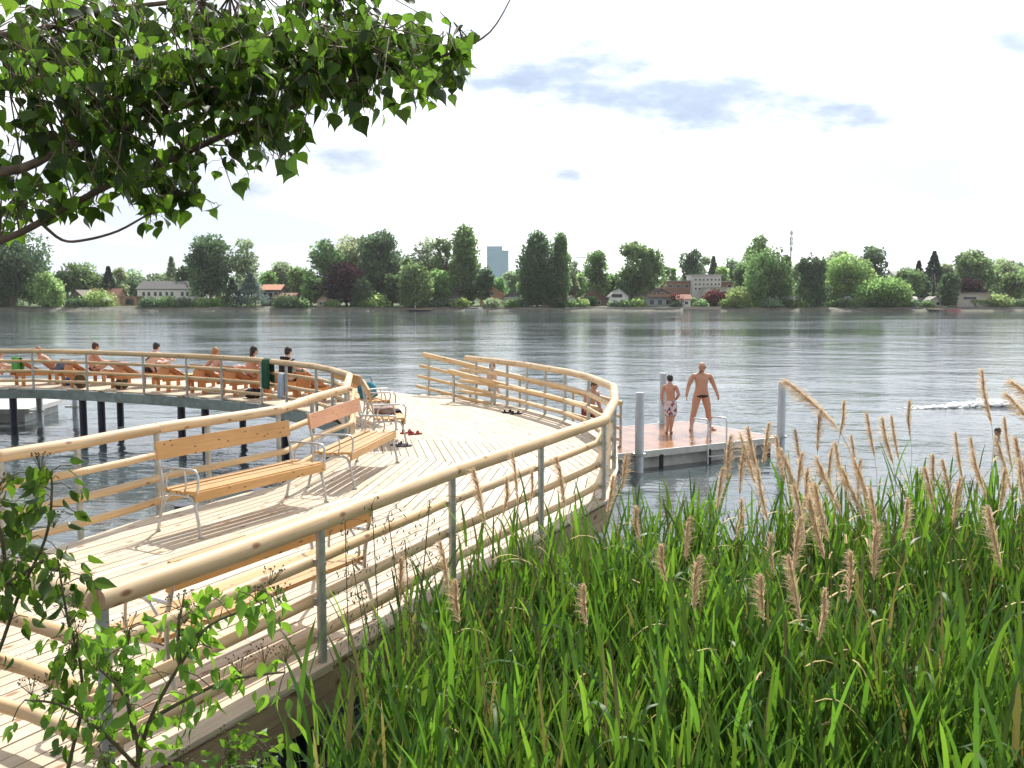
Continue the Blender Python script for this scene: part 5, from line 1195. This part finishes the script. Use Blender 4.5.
T = [
 (14, 236, 66, 243, 'round', 'd', 'big dark green tree at the left edge of the far shore'),
 (47, 275, 32, 241, 'willow', 'l', 'small pale willow on the bank right of the big dark tree'),
 (65, 271, 12, 262, 'round', 'd', 'narrow dark tree behind the pale small willow'),
 (87, 262, 37, 268, 'round', 'm', 'round green tree behind the brown-roofed cottages'),
 (111, 267, 15, 262, 'conifer', 'c', 'dark spruce above the brown-roofed cottages'),
 (122, 265, 14, 275, 'airy', 's', 'thin pale tree right of the dark spruce'),
 (174, 257, 15, 285, 'conifer', 's', 'slim pointed tree behind the white two-storey house'),
 (189, 263, 24, 262, 'round', 'd', 'dark tree at the right gable of the white two-storey house'),
 (212, 236, 44, 250, 'round', 'd', 'tall broad dark tree right of the white two-storey house'),
 (249, 237, 28, 256, 'airy', 's', 'tall light grey-green tree with a thin crown above the blue spruce'),
 (252, 273, 24, 242, 'conifer', 'b', 'blue spruce on the bank left of the orange-roofed house'),
 (234, 279, 14, 241, 'conifer', 'c', 'small dark conifer left of the blue spruce'),
 (270, 270, 16, 262, 'round', 'g', 'bright small tree left behind the orange-roofed house'),
 (283, 265, 36, 300, 'round', 'f', 'hazy tree behind the orange-roofed house'),
 (303, 268, 28, 262, 'round', 'm', 'mid-green tree right of the orange-roofed house'),
 (312, 276, 20, 246, 'round', 'g', 'bright young tree left of the purple beech'),
 (331, 241, 34, 256, 'round', 'm', 'left tree of the tall group behind the purple beech'),
 (352, 235, 36, 262, 'round', 's', 'pale middle tree of the tall group behind the purple beech'),
 (378, 234, 42, 256, 'round', 'd', 'dark right tree of the tall group behind the purple beech'),
 (392, 250, 22, 262, 'airy', 's', 'thin-crowned tree at the right flank of the tall group'),
 (347, 266, 40, 245, 'round', 'p', 'dark purple copper beech with a low domed crown'),
 (393, 274, 18, 243, 'round', 'd', 'small dark round tree above the white garden tent'),
 (415, 265, 32, 241, 'willow', 'm', 'domed willow at the water by the flagpole'),
 (407, 257, 24, 268, 'round', 'm', 'round tree behind the domed willow'),
 (428, 237, 28, 262, 'round', 's', 'broad pale tree left of the tall smooth poplar'),
 (447, 238, 30, 258, 'round', 'm', 'green tree touching the tall smooth poplar'),
 (466, 231, 26, 255, 'column', 'm', 'tall egg-shaped poplar left of the glass tower'),
 (440, 268, 22, 246, 'round', 'g', 'bright bush-like tree behind the dark gabled house'),
 (484, 264, 17, 250, 'round', 'd', 'dark small tree below the glass tower'),
 (497, 275, 18, 260, 'round', 'g', 'bright low tree right below the glass tower'),
 (514, 270, 22, 300, 'airy', 'f', 'hazy thin tree right of the glass tower'),
 (537, 237, 31, 243, 'column', 'd', 'tall dark broad poplar standing by the water, left of the slim one'),
 (560, 236, 17, 244, 'column', 'm', 'tall slim poplar beside the dark broad one'),
 (572, 258, 14, 255, 'airy', 's', 'thin pale tree leaning against the slim poplar'),
 (550, 275, 14, 247, 'round', 'd', 'dark tree between the two tall poplars'),
 (596, 252, 25, 256, 'round', 'm', 'round green tree right of the crane'),
 (578, 272, 18, 262, 'round', 'l', 'pale low tree under the crane'),
 (613, 275, 16, 262, 'round', 'm', 'low tree above the flat grey roofs'),
 (631, 243, 28, 256, 'round', 'm', 'tall tree above the white cottage with the black window band'),
 (650, 249, 26, 254, 'round', 'm', 'tall tree right above the flat grey roofs'),
 (664, 263, 12, 270, 'airy', 's', 'thin pale tree left of the white terraced building'),
 (672, 267, 11, 280, 'round', 'g', 'small bright tree behind the brick wing'),
 (690, 251, 24, 280, 'round', 'd', 'dark round tree behind the white terraced building'),
 (703, 256, 15, 290, 'airy', 's', 'thin grey tree behind the white terraced building'),
 (712, 257, 13, 285, 'conifer', 'd', 'pointed tree behind the white terraced building'),
 (721, 267, 14, 275, 'round', 'l', 'pale small tree at the roof of the white terraced building'),
 (731, 256, 20, 285, 'round', 's', 'grey-green tree right of the white terraced building'),
 (756, 235, 27, 272, 'round', 'm', 'tree top rising highest left of the antenna mast'),
 (765, 252, 42, 246, 'willow', 'm', 'big drooping willow left of the antenna mast'),
 (741, 262, 18, 262, 'round', 'm', 'tree at the left side of the big drooping willow'),
 (738, 283, 20, 241, 'bush', 'l', 'pale round bush below the white terraced building'),
 (784, 258, 12, 250, 'column', 'd', 'narrow dark tree at the foot of the antenna mast'),
 (796, 262, 12, 262, 'round', 's', 'small grey tree right of the antenna mast'),
 (810, 257, 30, 242, 'willow', 'd', 'dark willow standing at the water right of the antenna mast'),
 (826, 258, 30, 285, 'round', 's', 'pale tree behind the dark willow'),
 (835, 250, 24, 290, 'round', 's', 'grey-green tree top behind the light broad willow'),
 (848, 256, 42, 250, 'willow', 'l', 'light broad willow right of the dark one'),
 (869, 244, 26, 262, 'round', 'd', 'dark round-topped tree right of the light broad willow'),
 (882, 283, 52, 243, 'round', 'g', 'wide bright low tree by the water under the dark round-topped one'),
 (906, 272, 30, 262, 'round', 'm', 'low tree behind the wide bright one'),
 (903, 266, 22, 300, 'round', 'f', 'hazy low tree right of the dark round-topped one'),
 (916, 261, 13, 268, 'conifer', 'c', 'small dark spruce left of the tall one'),
 (931, 252, 23, 262, 'conifer', 'c', 'tall dark spruce left of the boxy beige building'),
 (947, 276, 17, 240.5, 'column', 'd', 'dark column-shaped tree at the water beside the boxy beige building'),
 (945, 261, 16, 290, 'round', 's', 'pale tree behind the column-shaped dark one'),
 (970, 250, 34, 265, 'round', 'm', 'big green tree behind the boxy beige building'),
 (969, 280, 22, 252, 'round', 'p', 'reddish-purple tree just above the boxy beige building'),
 (1001, 262, 34, 275, 'round', 's', 'grey-green tree near the right edge of the far shore'),
 (1012, 260, 22, 300, 'airy', 'f', 'hazy tree at the right edge of the far shore'),
 (1012, 275, 26, 256, 'round', 'm', 'low green tree at the right edge, above the hedge'),
 (1040, 262, 40, 262, 'round', 'm', 'tree cut off by the right edge of the view'),
 (620, 281, 16, 250, 'round', 'd', 'dark low tree behind the white cottage with the black window band'),
 (742-3, 270, 10, 280, 'round', 'd', 'small dark tree between the terraced building and the big willow'),
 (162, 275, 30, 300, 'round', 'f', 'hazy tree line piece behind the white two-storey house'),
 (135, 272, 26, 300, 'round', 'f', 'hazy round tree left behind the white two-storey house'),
 (25, 270, 40, 262, 'round', 'm', 'green tree low behind the big dark one'),
 (-30, 250, 60, 255, 'round', 'd', 'dark tree cut off by the left edge of the view'),
 (360, 278, 20, 243, 'round', 'd', 'small dark tree right at the foot of the purple beech'),
 (458, 276, 14, 262, 'round', 'm', 'small tree between the tall smooth poplar and the red roof'),
 (524, 274, 14, 262, 'round', 'l', 'light low tree left of the dark broad poplar'),
]
for (px, yt, wp, Y, kd, mk, lb) in T: far_tree(px, yt, wp, Y, kd, mk, lb)
bushes = [(78, 298, 18), (100, 296, 30), (120, 299, 14), (150, 301, 20), (168, 300, 20), (186, 301, 18), (30, 297, 22), (8, 295, 26), (205, 298, 20), (222, 295, 18), (255, 302, 20), (290, 301, 26), (305, 302, 18), (332, 300, 14), (347, 298, 14), (357, 298, 10), (366, 300, 12), (378, 299, 24), (403, 300, 14), (438, 299, 16), (452, 299, 14), (462, 297, 14), (444, 294, 12), (492, 298, 16), (512, 300, 14), (523, 302, 12), (540, 300, 18), (556, 298, 14), (570, 299, 14), (583, 297, 14), (600, 299, 14), (614, 299, 12), (626, 301, 12), (636, 298, 12), (662, 300, 14), (676, 299, 12), (700, 300, 14), (724, 301, 14), (752, 298, 18), (770, 299, 22), (785, 301, 16), (800, 302, 12), (826, 300, 18), (840, 301, 16), (860, 298, 20), (876, 300, 22), (896, 299, 18), (910, 300, 14), (926, 301, 12), (998, 298, 26), (1016, 299, 22), (1036, 297, 24), (690, 295, 10), (640, 294, 10), (480, 293, 12), (590, 292, 12)]
for i, (px, yt, wp) in enumerate(bushes):
    if i % 4 == 2: continue
    far_tree(px, yt+2.5, wp*.9, 240.3+fr.rand()*1.5 if yt > 296 else 245, 'bush', 'mlgdmlgf'[i % 8] if i % 5 else 'd', 'low leafy bush on the far bank among the gardens', 'garden bushes on the far bank')
far_tree(717, 293, 26, 244, 'bush', 'r', 'red-leaved bush in front of the brick wing'); far_tree(677, 293, 12, 243, 'bush', 'r', 'small red-leaved bush right of the dark chalet')
for (px, yt, wp, mk, lb) in ((235, 298, 44, 'g', 'long bright clipped hedge left of the orange-roofed house'), (370, 296, 36, 'd', 'long dark hedge right of the purple beech'), (845, 302, 40, 'g', 'bright hedge below the light broad willow'), (1000, 300, 60, 'g', 'bright hedge right of the boxy beige building'), (760, 301, 40, 'g', 'bright hedge below the big drooping willow')):
    W = wp/FOC*241; n = 900; k_ = (px-512)/FOC; t = thing('hedge', lb, 'hedge', (k_*241, 241, 1.0)); H = 4+(295-yt)/FOC*241-1.0
    P_ = np.stack([fr.uniform(-W/2, W/2, n), fr.uniform(-.5, .5, n), fr.uniform(0, H, n)], 1); N_ = fr.normal(0, 1, (n, 3))
    scatter('leaves', CARD_V, CARD_F, P_, N_, fr.rand(n)*6.28, .35*fr.uniform(.6, 1.2, n), fr.uniform(.8, 1.2, (n, 1))*np.ones((1, 3)), M[MK[mk]], t)
# far-off wood closing the gaps: one mass
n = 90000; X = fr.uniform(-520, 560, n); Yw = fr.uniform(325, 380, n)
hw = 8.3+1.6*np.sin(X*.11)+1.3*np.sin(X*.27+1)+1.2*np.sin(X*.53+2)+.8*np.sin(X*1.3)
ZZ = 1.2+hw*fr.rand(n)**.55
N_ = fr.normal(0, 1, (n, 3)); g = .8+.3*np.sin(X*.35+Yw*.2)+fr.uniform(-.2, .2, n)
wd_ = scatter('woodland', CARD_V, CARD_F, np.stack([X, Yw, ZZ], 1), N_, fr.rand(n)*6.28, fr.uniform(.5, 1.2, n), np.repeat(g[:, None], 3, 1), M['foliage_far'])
tag(wd_, 'hazy far-off wood closing the horizon behind the shore trees', 'woodland', kind='stuff')

# ------------------------------------------------------------------ houses of the far shore
def house(label, px0, px1, yeave, yridge, Y, roof='gx', wall=(.6, .58, .52), roofc=(.2, .1, .06), wins=(), depth=7, name='house', ybase=None, extra=None, over=.35, gable=None):
    """px0..px1 facade bearings, eave and ridge heights surveyed; windows in facade fractions (u, v, w, h)"""
    x0, x1 = (px0-512)/FOC*Y, (px1-512)/FOC*Y; W = x1-x0; b_ = gz(Y) if ybase is None else ybase
    He = 4+(295-yeave)/FOC*Y-b_; Hr = 4+(295-yridge)/FOC*Y-b_
    t = thing(name, label, 'house' if name == 'house' else 'building', ((x0+x1)/2, Y, b_))
    mb = MB(); mb.poly_prism([(-W/2, 0), (W/2, 0), (W/2, depth), (-W/2, depth)], -.5, He, wall)
    if roof == 'gy': mb.quadset([(-W/2, 0.002, He), (W/2, 0.002, He), (0, 0.002, Hr), (-W/2, depth, He), (W/2, depth, He), (0, depth, Hr)], [(0, 1, 2), (4, 3, 5)], None, gable or wall)
    if roof == 'gx': mb.quadset([(-W/2, 0, He), (-W/2, depth, He), (-W/2, depth/2, Hr), (W/2, 0, He), (W/2, depth, He), (W/2, depth/2, Hr)], [(1, 0, 2), (3, 4, 5)], None, wall)
    mb.build('walls', M['paint'], t)
    mb = MB(); th = .14
    if roof == 'gy':
        for s in (-1, 1):
            sl = (He-Hr)/(W/2); a = (s*(W/2+over), Hr+sl*(W/2+over)); q = [(0, -over, Hr+.02), (a[0], -over, a[1]+.02), (a[0], depth+over, a[1]+.02), (0, depth+over, Hr+.02)]
            vs = q+[(x, y, z+th) for x, y, z in q]; mb.quadset(vs, [(0, 1, 2, 3), (7, 6, 5, 4), (0, 4, 5, 1), (1, 5, 6, 2), (2, 6, 7, 3)], None, roofc)
    elif roof == 'gx':
        for s in (0, 1):
            yy = -over if s == 0 else depth+over; sl = (He-Hr)/(depth/2); ze = Hr+sl*(depth/2+over); q = [(-W/2-over, yy, ze+.02), (W/2+over, yy, ze+.02), (W/2+over, depth/2, Hr+.02), (-W/2-over, depth/2, Hr+.02)]
            vs = q+[(x, y, z+th) for x, y, z in q]; mb.quadset(vs, [(0, 1, 2, 3), (7, 6, 5, 4), (0, 4, 5, 1), (1, 5, 6, 2), (3, 7, 4, 0)], None, roofc)
    else:
        mb.box((0, depth/2, He+.12), (W+2*over, depth+2*over, .24), None, roofc)
    mb.build('roof', M['roof'], t)
    for wn in wins:
        u_, v_, w_, h_ = wn[:4]; colr = wn[4] if len(wn) > 4 else (.75, .74, .7)
        cx_ = (-.5+u_)*W; cz = v_*He if v_ <= 1 else He+(v_-1)*(Hr-He)
        mb = MB(); fwid = .07
        for (ox, oz, sw_, sh_) in ((0, h_/2, w_+.1, fwid), (0, -h_/2, w_+.1, fwid), (-w_/2, 0, fwid, h_-fwid), (w_/2, 0, fwid, h_-fwid)): mb.box((cx_+ox, -.03, cz+oz), (sw_, .08, sh_), None, colr)
        f_ = mb.build('window', M['paint'], t)
        mb = MB(); mb.box((cx_, -.012, cz), (w_-fwid, .02, h_-fwid)); mb.build('pane', M['glass'], f_)
    return t
WH = (.78, .77, .73)
row = lambda us, v_, w_=1.1, h_=1.3, *c: [(u_, v_, w_, h_, *c) for u_ in us]
house('long white two-storey house with a grey pitched roof and rows of windows', 139, 203, 289, 281.5, 252, 'gx', WH, (.11, .11, .11), row((.10, .18, .28, .36, .46, .54, .70, .78, .86, .94), .70, .8, 1.1)+row((.14, .30, .46), .24, 1.9, 1.1), 9)
house('dark-walled cottage with a steep grey-brown gable, far left', 70, 86, 298, 290.5, 250, 'gy', (.16, .13, .11), (.17, .14, .12), row((.5,), .5, 1.2, 1.1), 7)
house('low cottage with a long red-brown roof, left of the garage', 87, 117, 299, 289, 256, 'gx', (.3, .2, .14), (.22, .09, .06), row((.2, .5, .8), .4, 1, 1), 9)
house('orange-brown garage with a dark opening, left of the long white house', 121, 138, 297, 296, 249, 'flat', (.42, .26, .16), (.30, .2, .15), row((.6,), .45, 2.2, 1.6, (.3, .2, .15)), 5)
house('dark glass-fronted house with an orange tiled roof', 262, 281, 290, 285, 248, 'gx', (.08, .08, .09), (.50, .22, .12), row((.2, .5, .8), .7, 1.2, 1.3)+row((.3, .7), .25, 1.3, 1.3), 8)
house('low annex with an orange-brown roof beside the dark glass-fronted house', 275, 295, 298, 293.5, 246, 'gx', (.25, .2, .16), (.36, .19, .12), row((.5,), .4, 1.4, 1), 6)
house('dark steep-roofed chalet with a white gable window', 434, 462, 299, 286.5, 247, 'gy', (.5, .5, .48), (.10, .09, .09), row((.28, .72), .4, 1.3, 1.1)+row((.5,), 1.35, 1.2, 1.1), 8, gable=(.13, .12, .13))
house('house with a sloping red roof just right of the dark chalet', 456, 472, 295, 288, 258, 'gx', (.4, .3, .22), (.32, .09, .06), row((.5,), .6, 1, 1), 8)
house('orange house with a low gable below the glass tower', 480, 505, 295.5, 287.5, 250, 'gy', (.50, .27, .16), (.42, .25, .18), row((.25, .7), .55, 1.2, 1.1)+row((.5,), 1.25, 1, .9), 8)
house('pale house with a wide grey gable left of the dark broad poplar', 504, 533, 297, 288.5, 249, 'gy', (.52, .53, .52), (.19, .17, .16), row((.2, .5, .8), .45, 1.1, 1.2)+row((.5,), 1.3, 2.0, .9), 9, gable=(.20, .19, .2))
house('brown wooden house with a broad gable left of the white cottage', 580, 606, 299, 290.5, 249, 'gy', (.17, .10, .07), (.16, .10, .08), row((.3, .7), .45, 1.1, 1.0), 8)
house('grey flat-roofed hall behind the brown wooden house', 590, 622, 286, 285, 268, 'flat', (.36, .36, .36), (.33, .33, .34), row((.2, .4, .6, .8), .8, 1.2, .9), 8)
house('white cottage with a sloping roof and a black window band', 609, 628, 296.5, 289, 247, 'gy', WH, (.40, .40, .40), [(.4, 1.1, 2.6, .8, (.05, .05, .05))]+row((.7,), .4, 1.2, 1.3), 7)
house('long flat-roofed grey building behind the white cottage', 616, 652, 289, 288, 258, 'flat', (.30, .31, .30), (.36, .37, .38), row((.2, .5, .8), .8, 1.3, 1), 6)
ch = house('dark timber chalet with a balcony and blue-white ground floor', 646, 673, 295.5, 288.5, 246, 'gy', (.40, .44, .48), (.12, .09, .08), row((.2, .5, .8), .35, 1.2, 1.3)+row((.3, .6), 1.2, 1, .8), 8, gable=(.14, .09, .08))
mb = MB(); mb.box((0, -.5, 2.25), (6.6, .9, .12), None, (.25, .16, .12)); mb.box((0, -.93, 2.7), (6.6, .06, .7), None, (.30, .18, .13)); mb.build('balcony', M['paint'], ch)
house('tall white block of the terraced building, with a grid front', 692, 720, 275.5, 274.8, 262, 'flat', (.58, .57, .56), (.5, .5, .5), row((.1, .24, .38, .52, .66, .8, .92), .85, .55, .6)+row((.1, .24, .38, .52, .66, .8, .92), .70, .55, .6)+row((.1, .24, .38, .52, .66, .8, .92), .55, .55, .6), 10, 'building')
house('lower white wing of the terraced building', 706, 739, 288, 287.4, 256, 'flat', (.62, .61, .58), (.45, .42, .40), row((.1, .45, .6, .9), .62, 1.1, 1.6), 5, 'building')
house('red brick wing left of the tall white block', 664, 691, 281.5, 280.8, 266, 'flat', (.34, .19, .15), (.45, .44, .42), row((.2, .5, .8), .8, 1.2, .9), 9, 'building')
house('red brick wing right of the tall white block', 721, 746, 282, 281.3, 268, 'flat', (.32, .18, .14), (.6, .6, .58), row((.3, .7), .8, 1.2, .9), 9, 'building')
house('dark kiosk with small white windows below the big willow', 762, 775, 297, 295.8, 243, 'flat', (.10, .09, .09), (.2, .2, .2), row((.3, .7), .55, .9, .9, (.8, .8, .8)), 4)
house('small white cabin among the bushes right of the dark willow', 812, 826, 298, 294.5, 246, 'gx', (.45, .42, .38), (.35, .28, .24), row((.5,), .5, 1, .9), 5)
house('white A-shaped garden cabin below the light broad willow', 843, 853, 302, 297, 243, 'gy', (.6, .6, .6), (.5, .5, .5), row((.5,), .45, .8, 1), 4)
house('little orange-fronted house between the bright tree and the tall spruce', 903, 917, 300, 297, 246, 'gx', (.45, .28, .18), (.5, .45, .4), row((.4,), .4, 1, 1), 5)
house('long low grey garden shed left of the column-shaped tree', 918, 942, 299, 297.5, 246, 'flat', (.33, .32, .30), (.25, .25, .25), row((.5,), .5, 2, .8), 4)
bx = house('boxy beige boathouse with a dark window slit under its flat roof', 954, 989, 293.5, 292.5, 241.5, 'flat', (.50, .46, .38), (.25, .24, .22), row((.40,), .66, 3.2, .7, (.4, .38, .33)), 9, 'building', ybase=.9)
mb = MB(); mb.box((0, -.35, .45), (9.0, .7, 1.3), None, (.45, .43, .42)); mb.build('plinth', M['roof'], bx)
house('house with a pale grey roof half hidden behind the spruces, upper right', 893, 912, 276, 271.5, 330, 'gx', (.5, .48, .45), (.30, .28, .28), (), 9)
house('house with a pale roof behind the big green tree, upper right', 938, 956, 272, 268, 340, 'gx', (.5, .48, .45), (.34, .30, .30), (), 9)
for (lb, a, b_, ye, yr, rf, wc, rc) in (('tiny white summer hut left of the flat grey roofs', 566, 577, 300, 296, 'gy', (.6, .6, .58), (.3, .2, .16)), ('small tan summer house with a brown roof under the pale low tree', 541, 556, 300, 296, 'gx', (.5, .42, .32), (.22, .13, .10)),
    ('white bungalow with a red roof between the dark chalet and the terraces', 676, 690, 299, 295, 'gx', (.66, .64, .60), (.32, .12, .08)), ('low white terrace house under the lower white wing', 722, 737, 300, 298.5, 'flat', (.66, .65, .62), (.5, .5, .48)),
    ('small grey-roofed hut right below the antenna mast', 783, 797, 300, 296.5, 'gx', (.45, .42, .38), (.25, .24, .24)), ('pale hut with a pink roof by the wide bright low tree', 858, 870, 301, 298, 'gy', (.6, .56, .52), (.42, .26, .22)),
    ('white garden house left of the boxy beige boathouse', 928, 940, 300.5, 297, 'gy', (.62, .6, .57), (.3, .28, .27)), ('grey hut with a light roof right of the purple beech', 372, 386, 300, 297, 'gx', (.4, .4, .38), (.4, .4, .4)),
    ('brown hut with a pale gable between the beech and the young tree', 318, 330, 300, 296.5, 'gy', (.4, .3, .22), (.24, .17, .13)), ('long low white cabin at the right edge of the far bank', 1000, 1022, 300, 298, 'flat', (.62, .6, .56), (.35, .35, .34))):
    house(lb, a, b_, ye, yr, 240.9+fr.rand(), rf, wc, rc, row((.3, .7), .5, .9, .8), 4)
# glass office tower far beyond: two joined slabs
Y = 1400; tw = thing('office_tower', 'blue glass office tower rising beyond the trees, two joined slabs', 'tower', ((498-512)/FOC*Y, Y, 1.3))
for (a, b_, yt, dy) in ((-11, 4.4, 248.5, 0), (4.43, 10.6, 252.5, 6)):
    x0 = a/FOC*Y; x1 = b_/FOC*Y; H = 4+(295-yt)/FOC*Y
    mb = MB(); mb.poly_prism([(x0, dy), (x1, dy), (x1, dy+16), (x0, dy+16)], 0, H); s_ = mb.build('slab', M['towerglass'], tw)
    mb = MB()
    for i in range(1, 20): mb.box(((x0+x1)/2, dy-.12, i*H/20), (x1-x0-.4, .2, .9), None, (.8, .85, .9))
    mb.build('floor_bands', M['towerglass'], s_)
    mb = MB(); mb.box(((x0+x1)/2, dy+8, H+.6), (x1-x0+.3, 16.3, 1.2), None, (.7, .75, .8)); mb.build('parapet', M['towerglass'], s_)
# antenna mast
Y = 420; mz = 4+(295-233)/FOC*Y; an = thing('antenna_mast', 'slender antenna mast with clustered aerials rising above the trees', 'mast', ((788.5-512)/FOC*Y, Y, 1.2))
mb = MB(); mb.tube([(0, 0, 0), (0, 0, mz*.6), (0, 0, mz)], [.5, .38, .15], 10); mb.build('pole', M['steel'], an)
for q, r_ in ((.98, .45), (.90, .6), (.84, .6), (.76, .5)):
    mb = MB()
    for i in range(3): a = i*2.09; mb.box((math.cos(a)*r_, math.sin(a)*r_, mz*q-1), (.35, .35, 1.7))
    mb.build('aerial', M['steel'], an)
Y = 900; cr0 = thing('tower_crane', 'thin distant tower crane right of the slim poplar', 'crane', ((583-512)/FOC*Y, Y, 1.3)); H = 4+(295-257)/FOC*Y
mb = MB(); 
for sx_ in (-.6, .6): mb.beam((sx_, 0, 0), (sx_, 0, H), .25, .25)
for i in range(16): mb.beam((-.6 if i % 2 else .6, 0, i*H/16), (.6 if i % 2 else -.6, 0, (i+1)*H/16), .15, .15)
mb.build('tower', M['steel'], cr0); mb = MB(); mb.beam((-8, 0, H-2), (6, 0, H-2), .5, .8); mb.beam((0, 0, H+1.5), (-7, 0, H-1.6), .12, .12); mb.beam((0, 0, H+1.5), (5.5, 0, H-1.6), .12, .12); mb.box((5, 0, H-3.2), (1.4, 1, 1.6)); mb.build('jib', M['steel'], cr0)
# quay walls, jetties, small things on the bank
def bankwall(label, px0, px1, z, col, Y=238.2, name='quay_wall', hh=None):
    x0, x1 = (px0-512)/FOC*Y, (px1-512)/FOC*Y; mb = MB(); mb.box(((x0+x1)/2, Y, (z-.4)/2), (x1-x0, .5, z+.4), None, col)
    mb.box(((x0+x1)/2, Y-.02, z+.04), (x1-x0+.1, .62, .08), None, tuple(c*1.15 for c in col)); tag(mb.build(name, M['roof']), label, 'wall', kind='thing')
bankwall('low pale quay wall right of the dark broad poplar', 565, 680, .85, (.34, .33, .31)); bankwall('grey quay wall in front of the boxy beige boathouse', 925, 1030, .8, (.28, .27, .26))
bankwall('dark timber bank edging below the steep-roofed chalet', 425, 478, .75, (.20, .17, .15)); bankwall('grey quay wall left of the dark broad poplar', 482, 560, .7, (.30, .29, .27)); bankwall('pale quay wall below the white terraced building', 683, 720, 1.0, (.42, .38, .33), 237.6)
bankwall('grey bank wall under the bright low tree', 856, 922, .8, (.24, .23, .21))
def jetty(label, px, w_):
    x = (px-512)/FOC*235.5; t = thing('jetty', label, 'jetty', (x, 235.5, 0)); mb = MB(); mb.box((0, 0, .5), (w_, 3.5, .12), None, (1, 1, 1), axis=1); mb.build('platform', M['fascia'], t)
    for a in (-w_/2+.2, w_/2-.2):
        mb = MB(); mb.tube([(a, -1.5, -1), (a, -1.5, .75)], .1, 8); mb.build('pile', M['bark'], t)
jetty('small wooden jetty below the domed willow', 420, 6); jetty('small bathing jetty left of the boxy boathouse', 935, 3.5)
def boat(label, px, col, L_=4.5):
    x = (px-512)/FOC*234; t = thing('boat', label, 'boat', (x, 234, 0)); mb = MB(); vs = []; fs = []; ns = 9
    for i in range(ns):
        s_ = i/(ns-1)*2-1; w_ = .8*(1-max(0, s_)**2.5)*(1 if s_ > -.9 else .9); h_ = .55+.2*max(0, s_)**2
        vs += [(s_*L_/2, -w_, h_), (s_*L_/2, -w_*.6, -.1), (s_*L_/2, w_*.6, -.1), (s_*L_/2, w_, h_)]
    for i in range(ns-1): a = i*4; fs += [(a, a+1, a+5, a+4), (a+1, a+2, a+6, a+5), (a+2, a+3, a+7, a+6)]
    fs += [(0, 3, 2, 1)]; mb.quadset(vs, fs, None, col, False); mb.build('hull', M['paint'], t)
    mb = MB(); mb.box((-.3, 0, .35), (.3, 1.3, .05), None, (.3, .2, .12)); mb.build('seat', M['paint'], t)
boat('small white rowing boat moored below the steep-roofed chalet', 474, (.65, .65, .63)); boat('pinkish little boat moored in front of the boxy beige boathouse', 953, (.6, .25, .28), 3.2)
fp = thing('flagpole', 'bare white flagpole by the water in front of the domed willow', 'pole', ((415.5-512)/FOC*238.6, 238.6, .6)); mb = MB(); mb.tube([(0, 0, -.3), (0, 0, 5.2)], .07, 8, (1.6, 1.6, 1.6)); mb.ellipsoid((0, 0, 5.25), (.12, .12, .12)); mb.build('pole', M['paint'], fp); mb = MB(); mb.tube([(0, 0, 0), (0, 0, .35)], .2, 8); mb.build('foot', M['steel'], fp)
def tent(label, px, w_, ytop, Y=244):
    x = (px-512)/FOC*Y; H = 4+(295-ytop)/FOC*Y-1.1; t = thing('garden_tent', label, 'tent', (x, Y, 1.1)); mb = MB(); W = w_/FOC*Y/2
    ring = lambda r_, z: [(r_*math.cos(a), r_*math.sin(a), z) for a in [math.pi/4+i*math.pi/2 for i in range(4)]]
    vs = ring(W*1.41, H*.62)+ring(W*1.41, H*.54)+[(0, 0, H)]; mb.quadset(vs, [(0, 1, 8), (1, 2, 8), (2, 3, 8), (3, 0, 8), (0, 4, 5, 1), (1, 5, 6, 2), (2, 6, 7, 3), (3, 7, 4, 0)], None, (.75, .75, .72)); mb.build('canopy', M['cloth'], t)
    for a, b_ in ((-1, -1), (1, -1), (1, 1), (-1, 1)): mb = MB(); mb.tube([(a*W*.96, b_*W*.96, 0), (a*W*.96, b_*W*.96, H*.6)], .04, 6); mb.build('leg', M['steel'], t)
tent('white garden tent with a pointed top left of the domed willow', 396, 14, 293.5); tent('white awning tent on the terrace below the lower white wing', 712, 16, 292.5, 247); tent('white sun canopy by the brown-roofed cottages', 108, 10, 296)
# ------------------------------------------------------------------ air
m, nt, out = mat_new('thin_haze'); pv = N(nt, 'ShaderNodeVolumePrincipled', Density=.00012, Anisotropy=.3); pv.inputs['Color'].default_value = (.93, .96, 1, 1); nt.links.new(pv.outputs[0], out.inputs['Volume'])
hz = MB(); hz.box((0, 2800, 60), (5200, 6000, 130)); ho = hz.build('haze', m); tag(ho, kind='stuff'); ho['label'] = 'thin summer haze over the lake'; ho['category'] = 'haze'
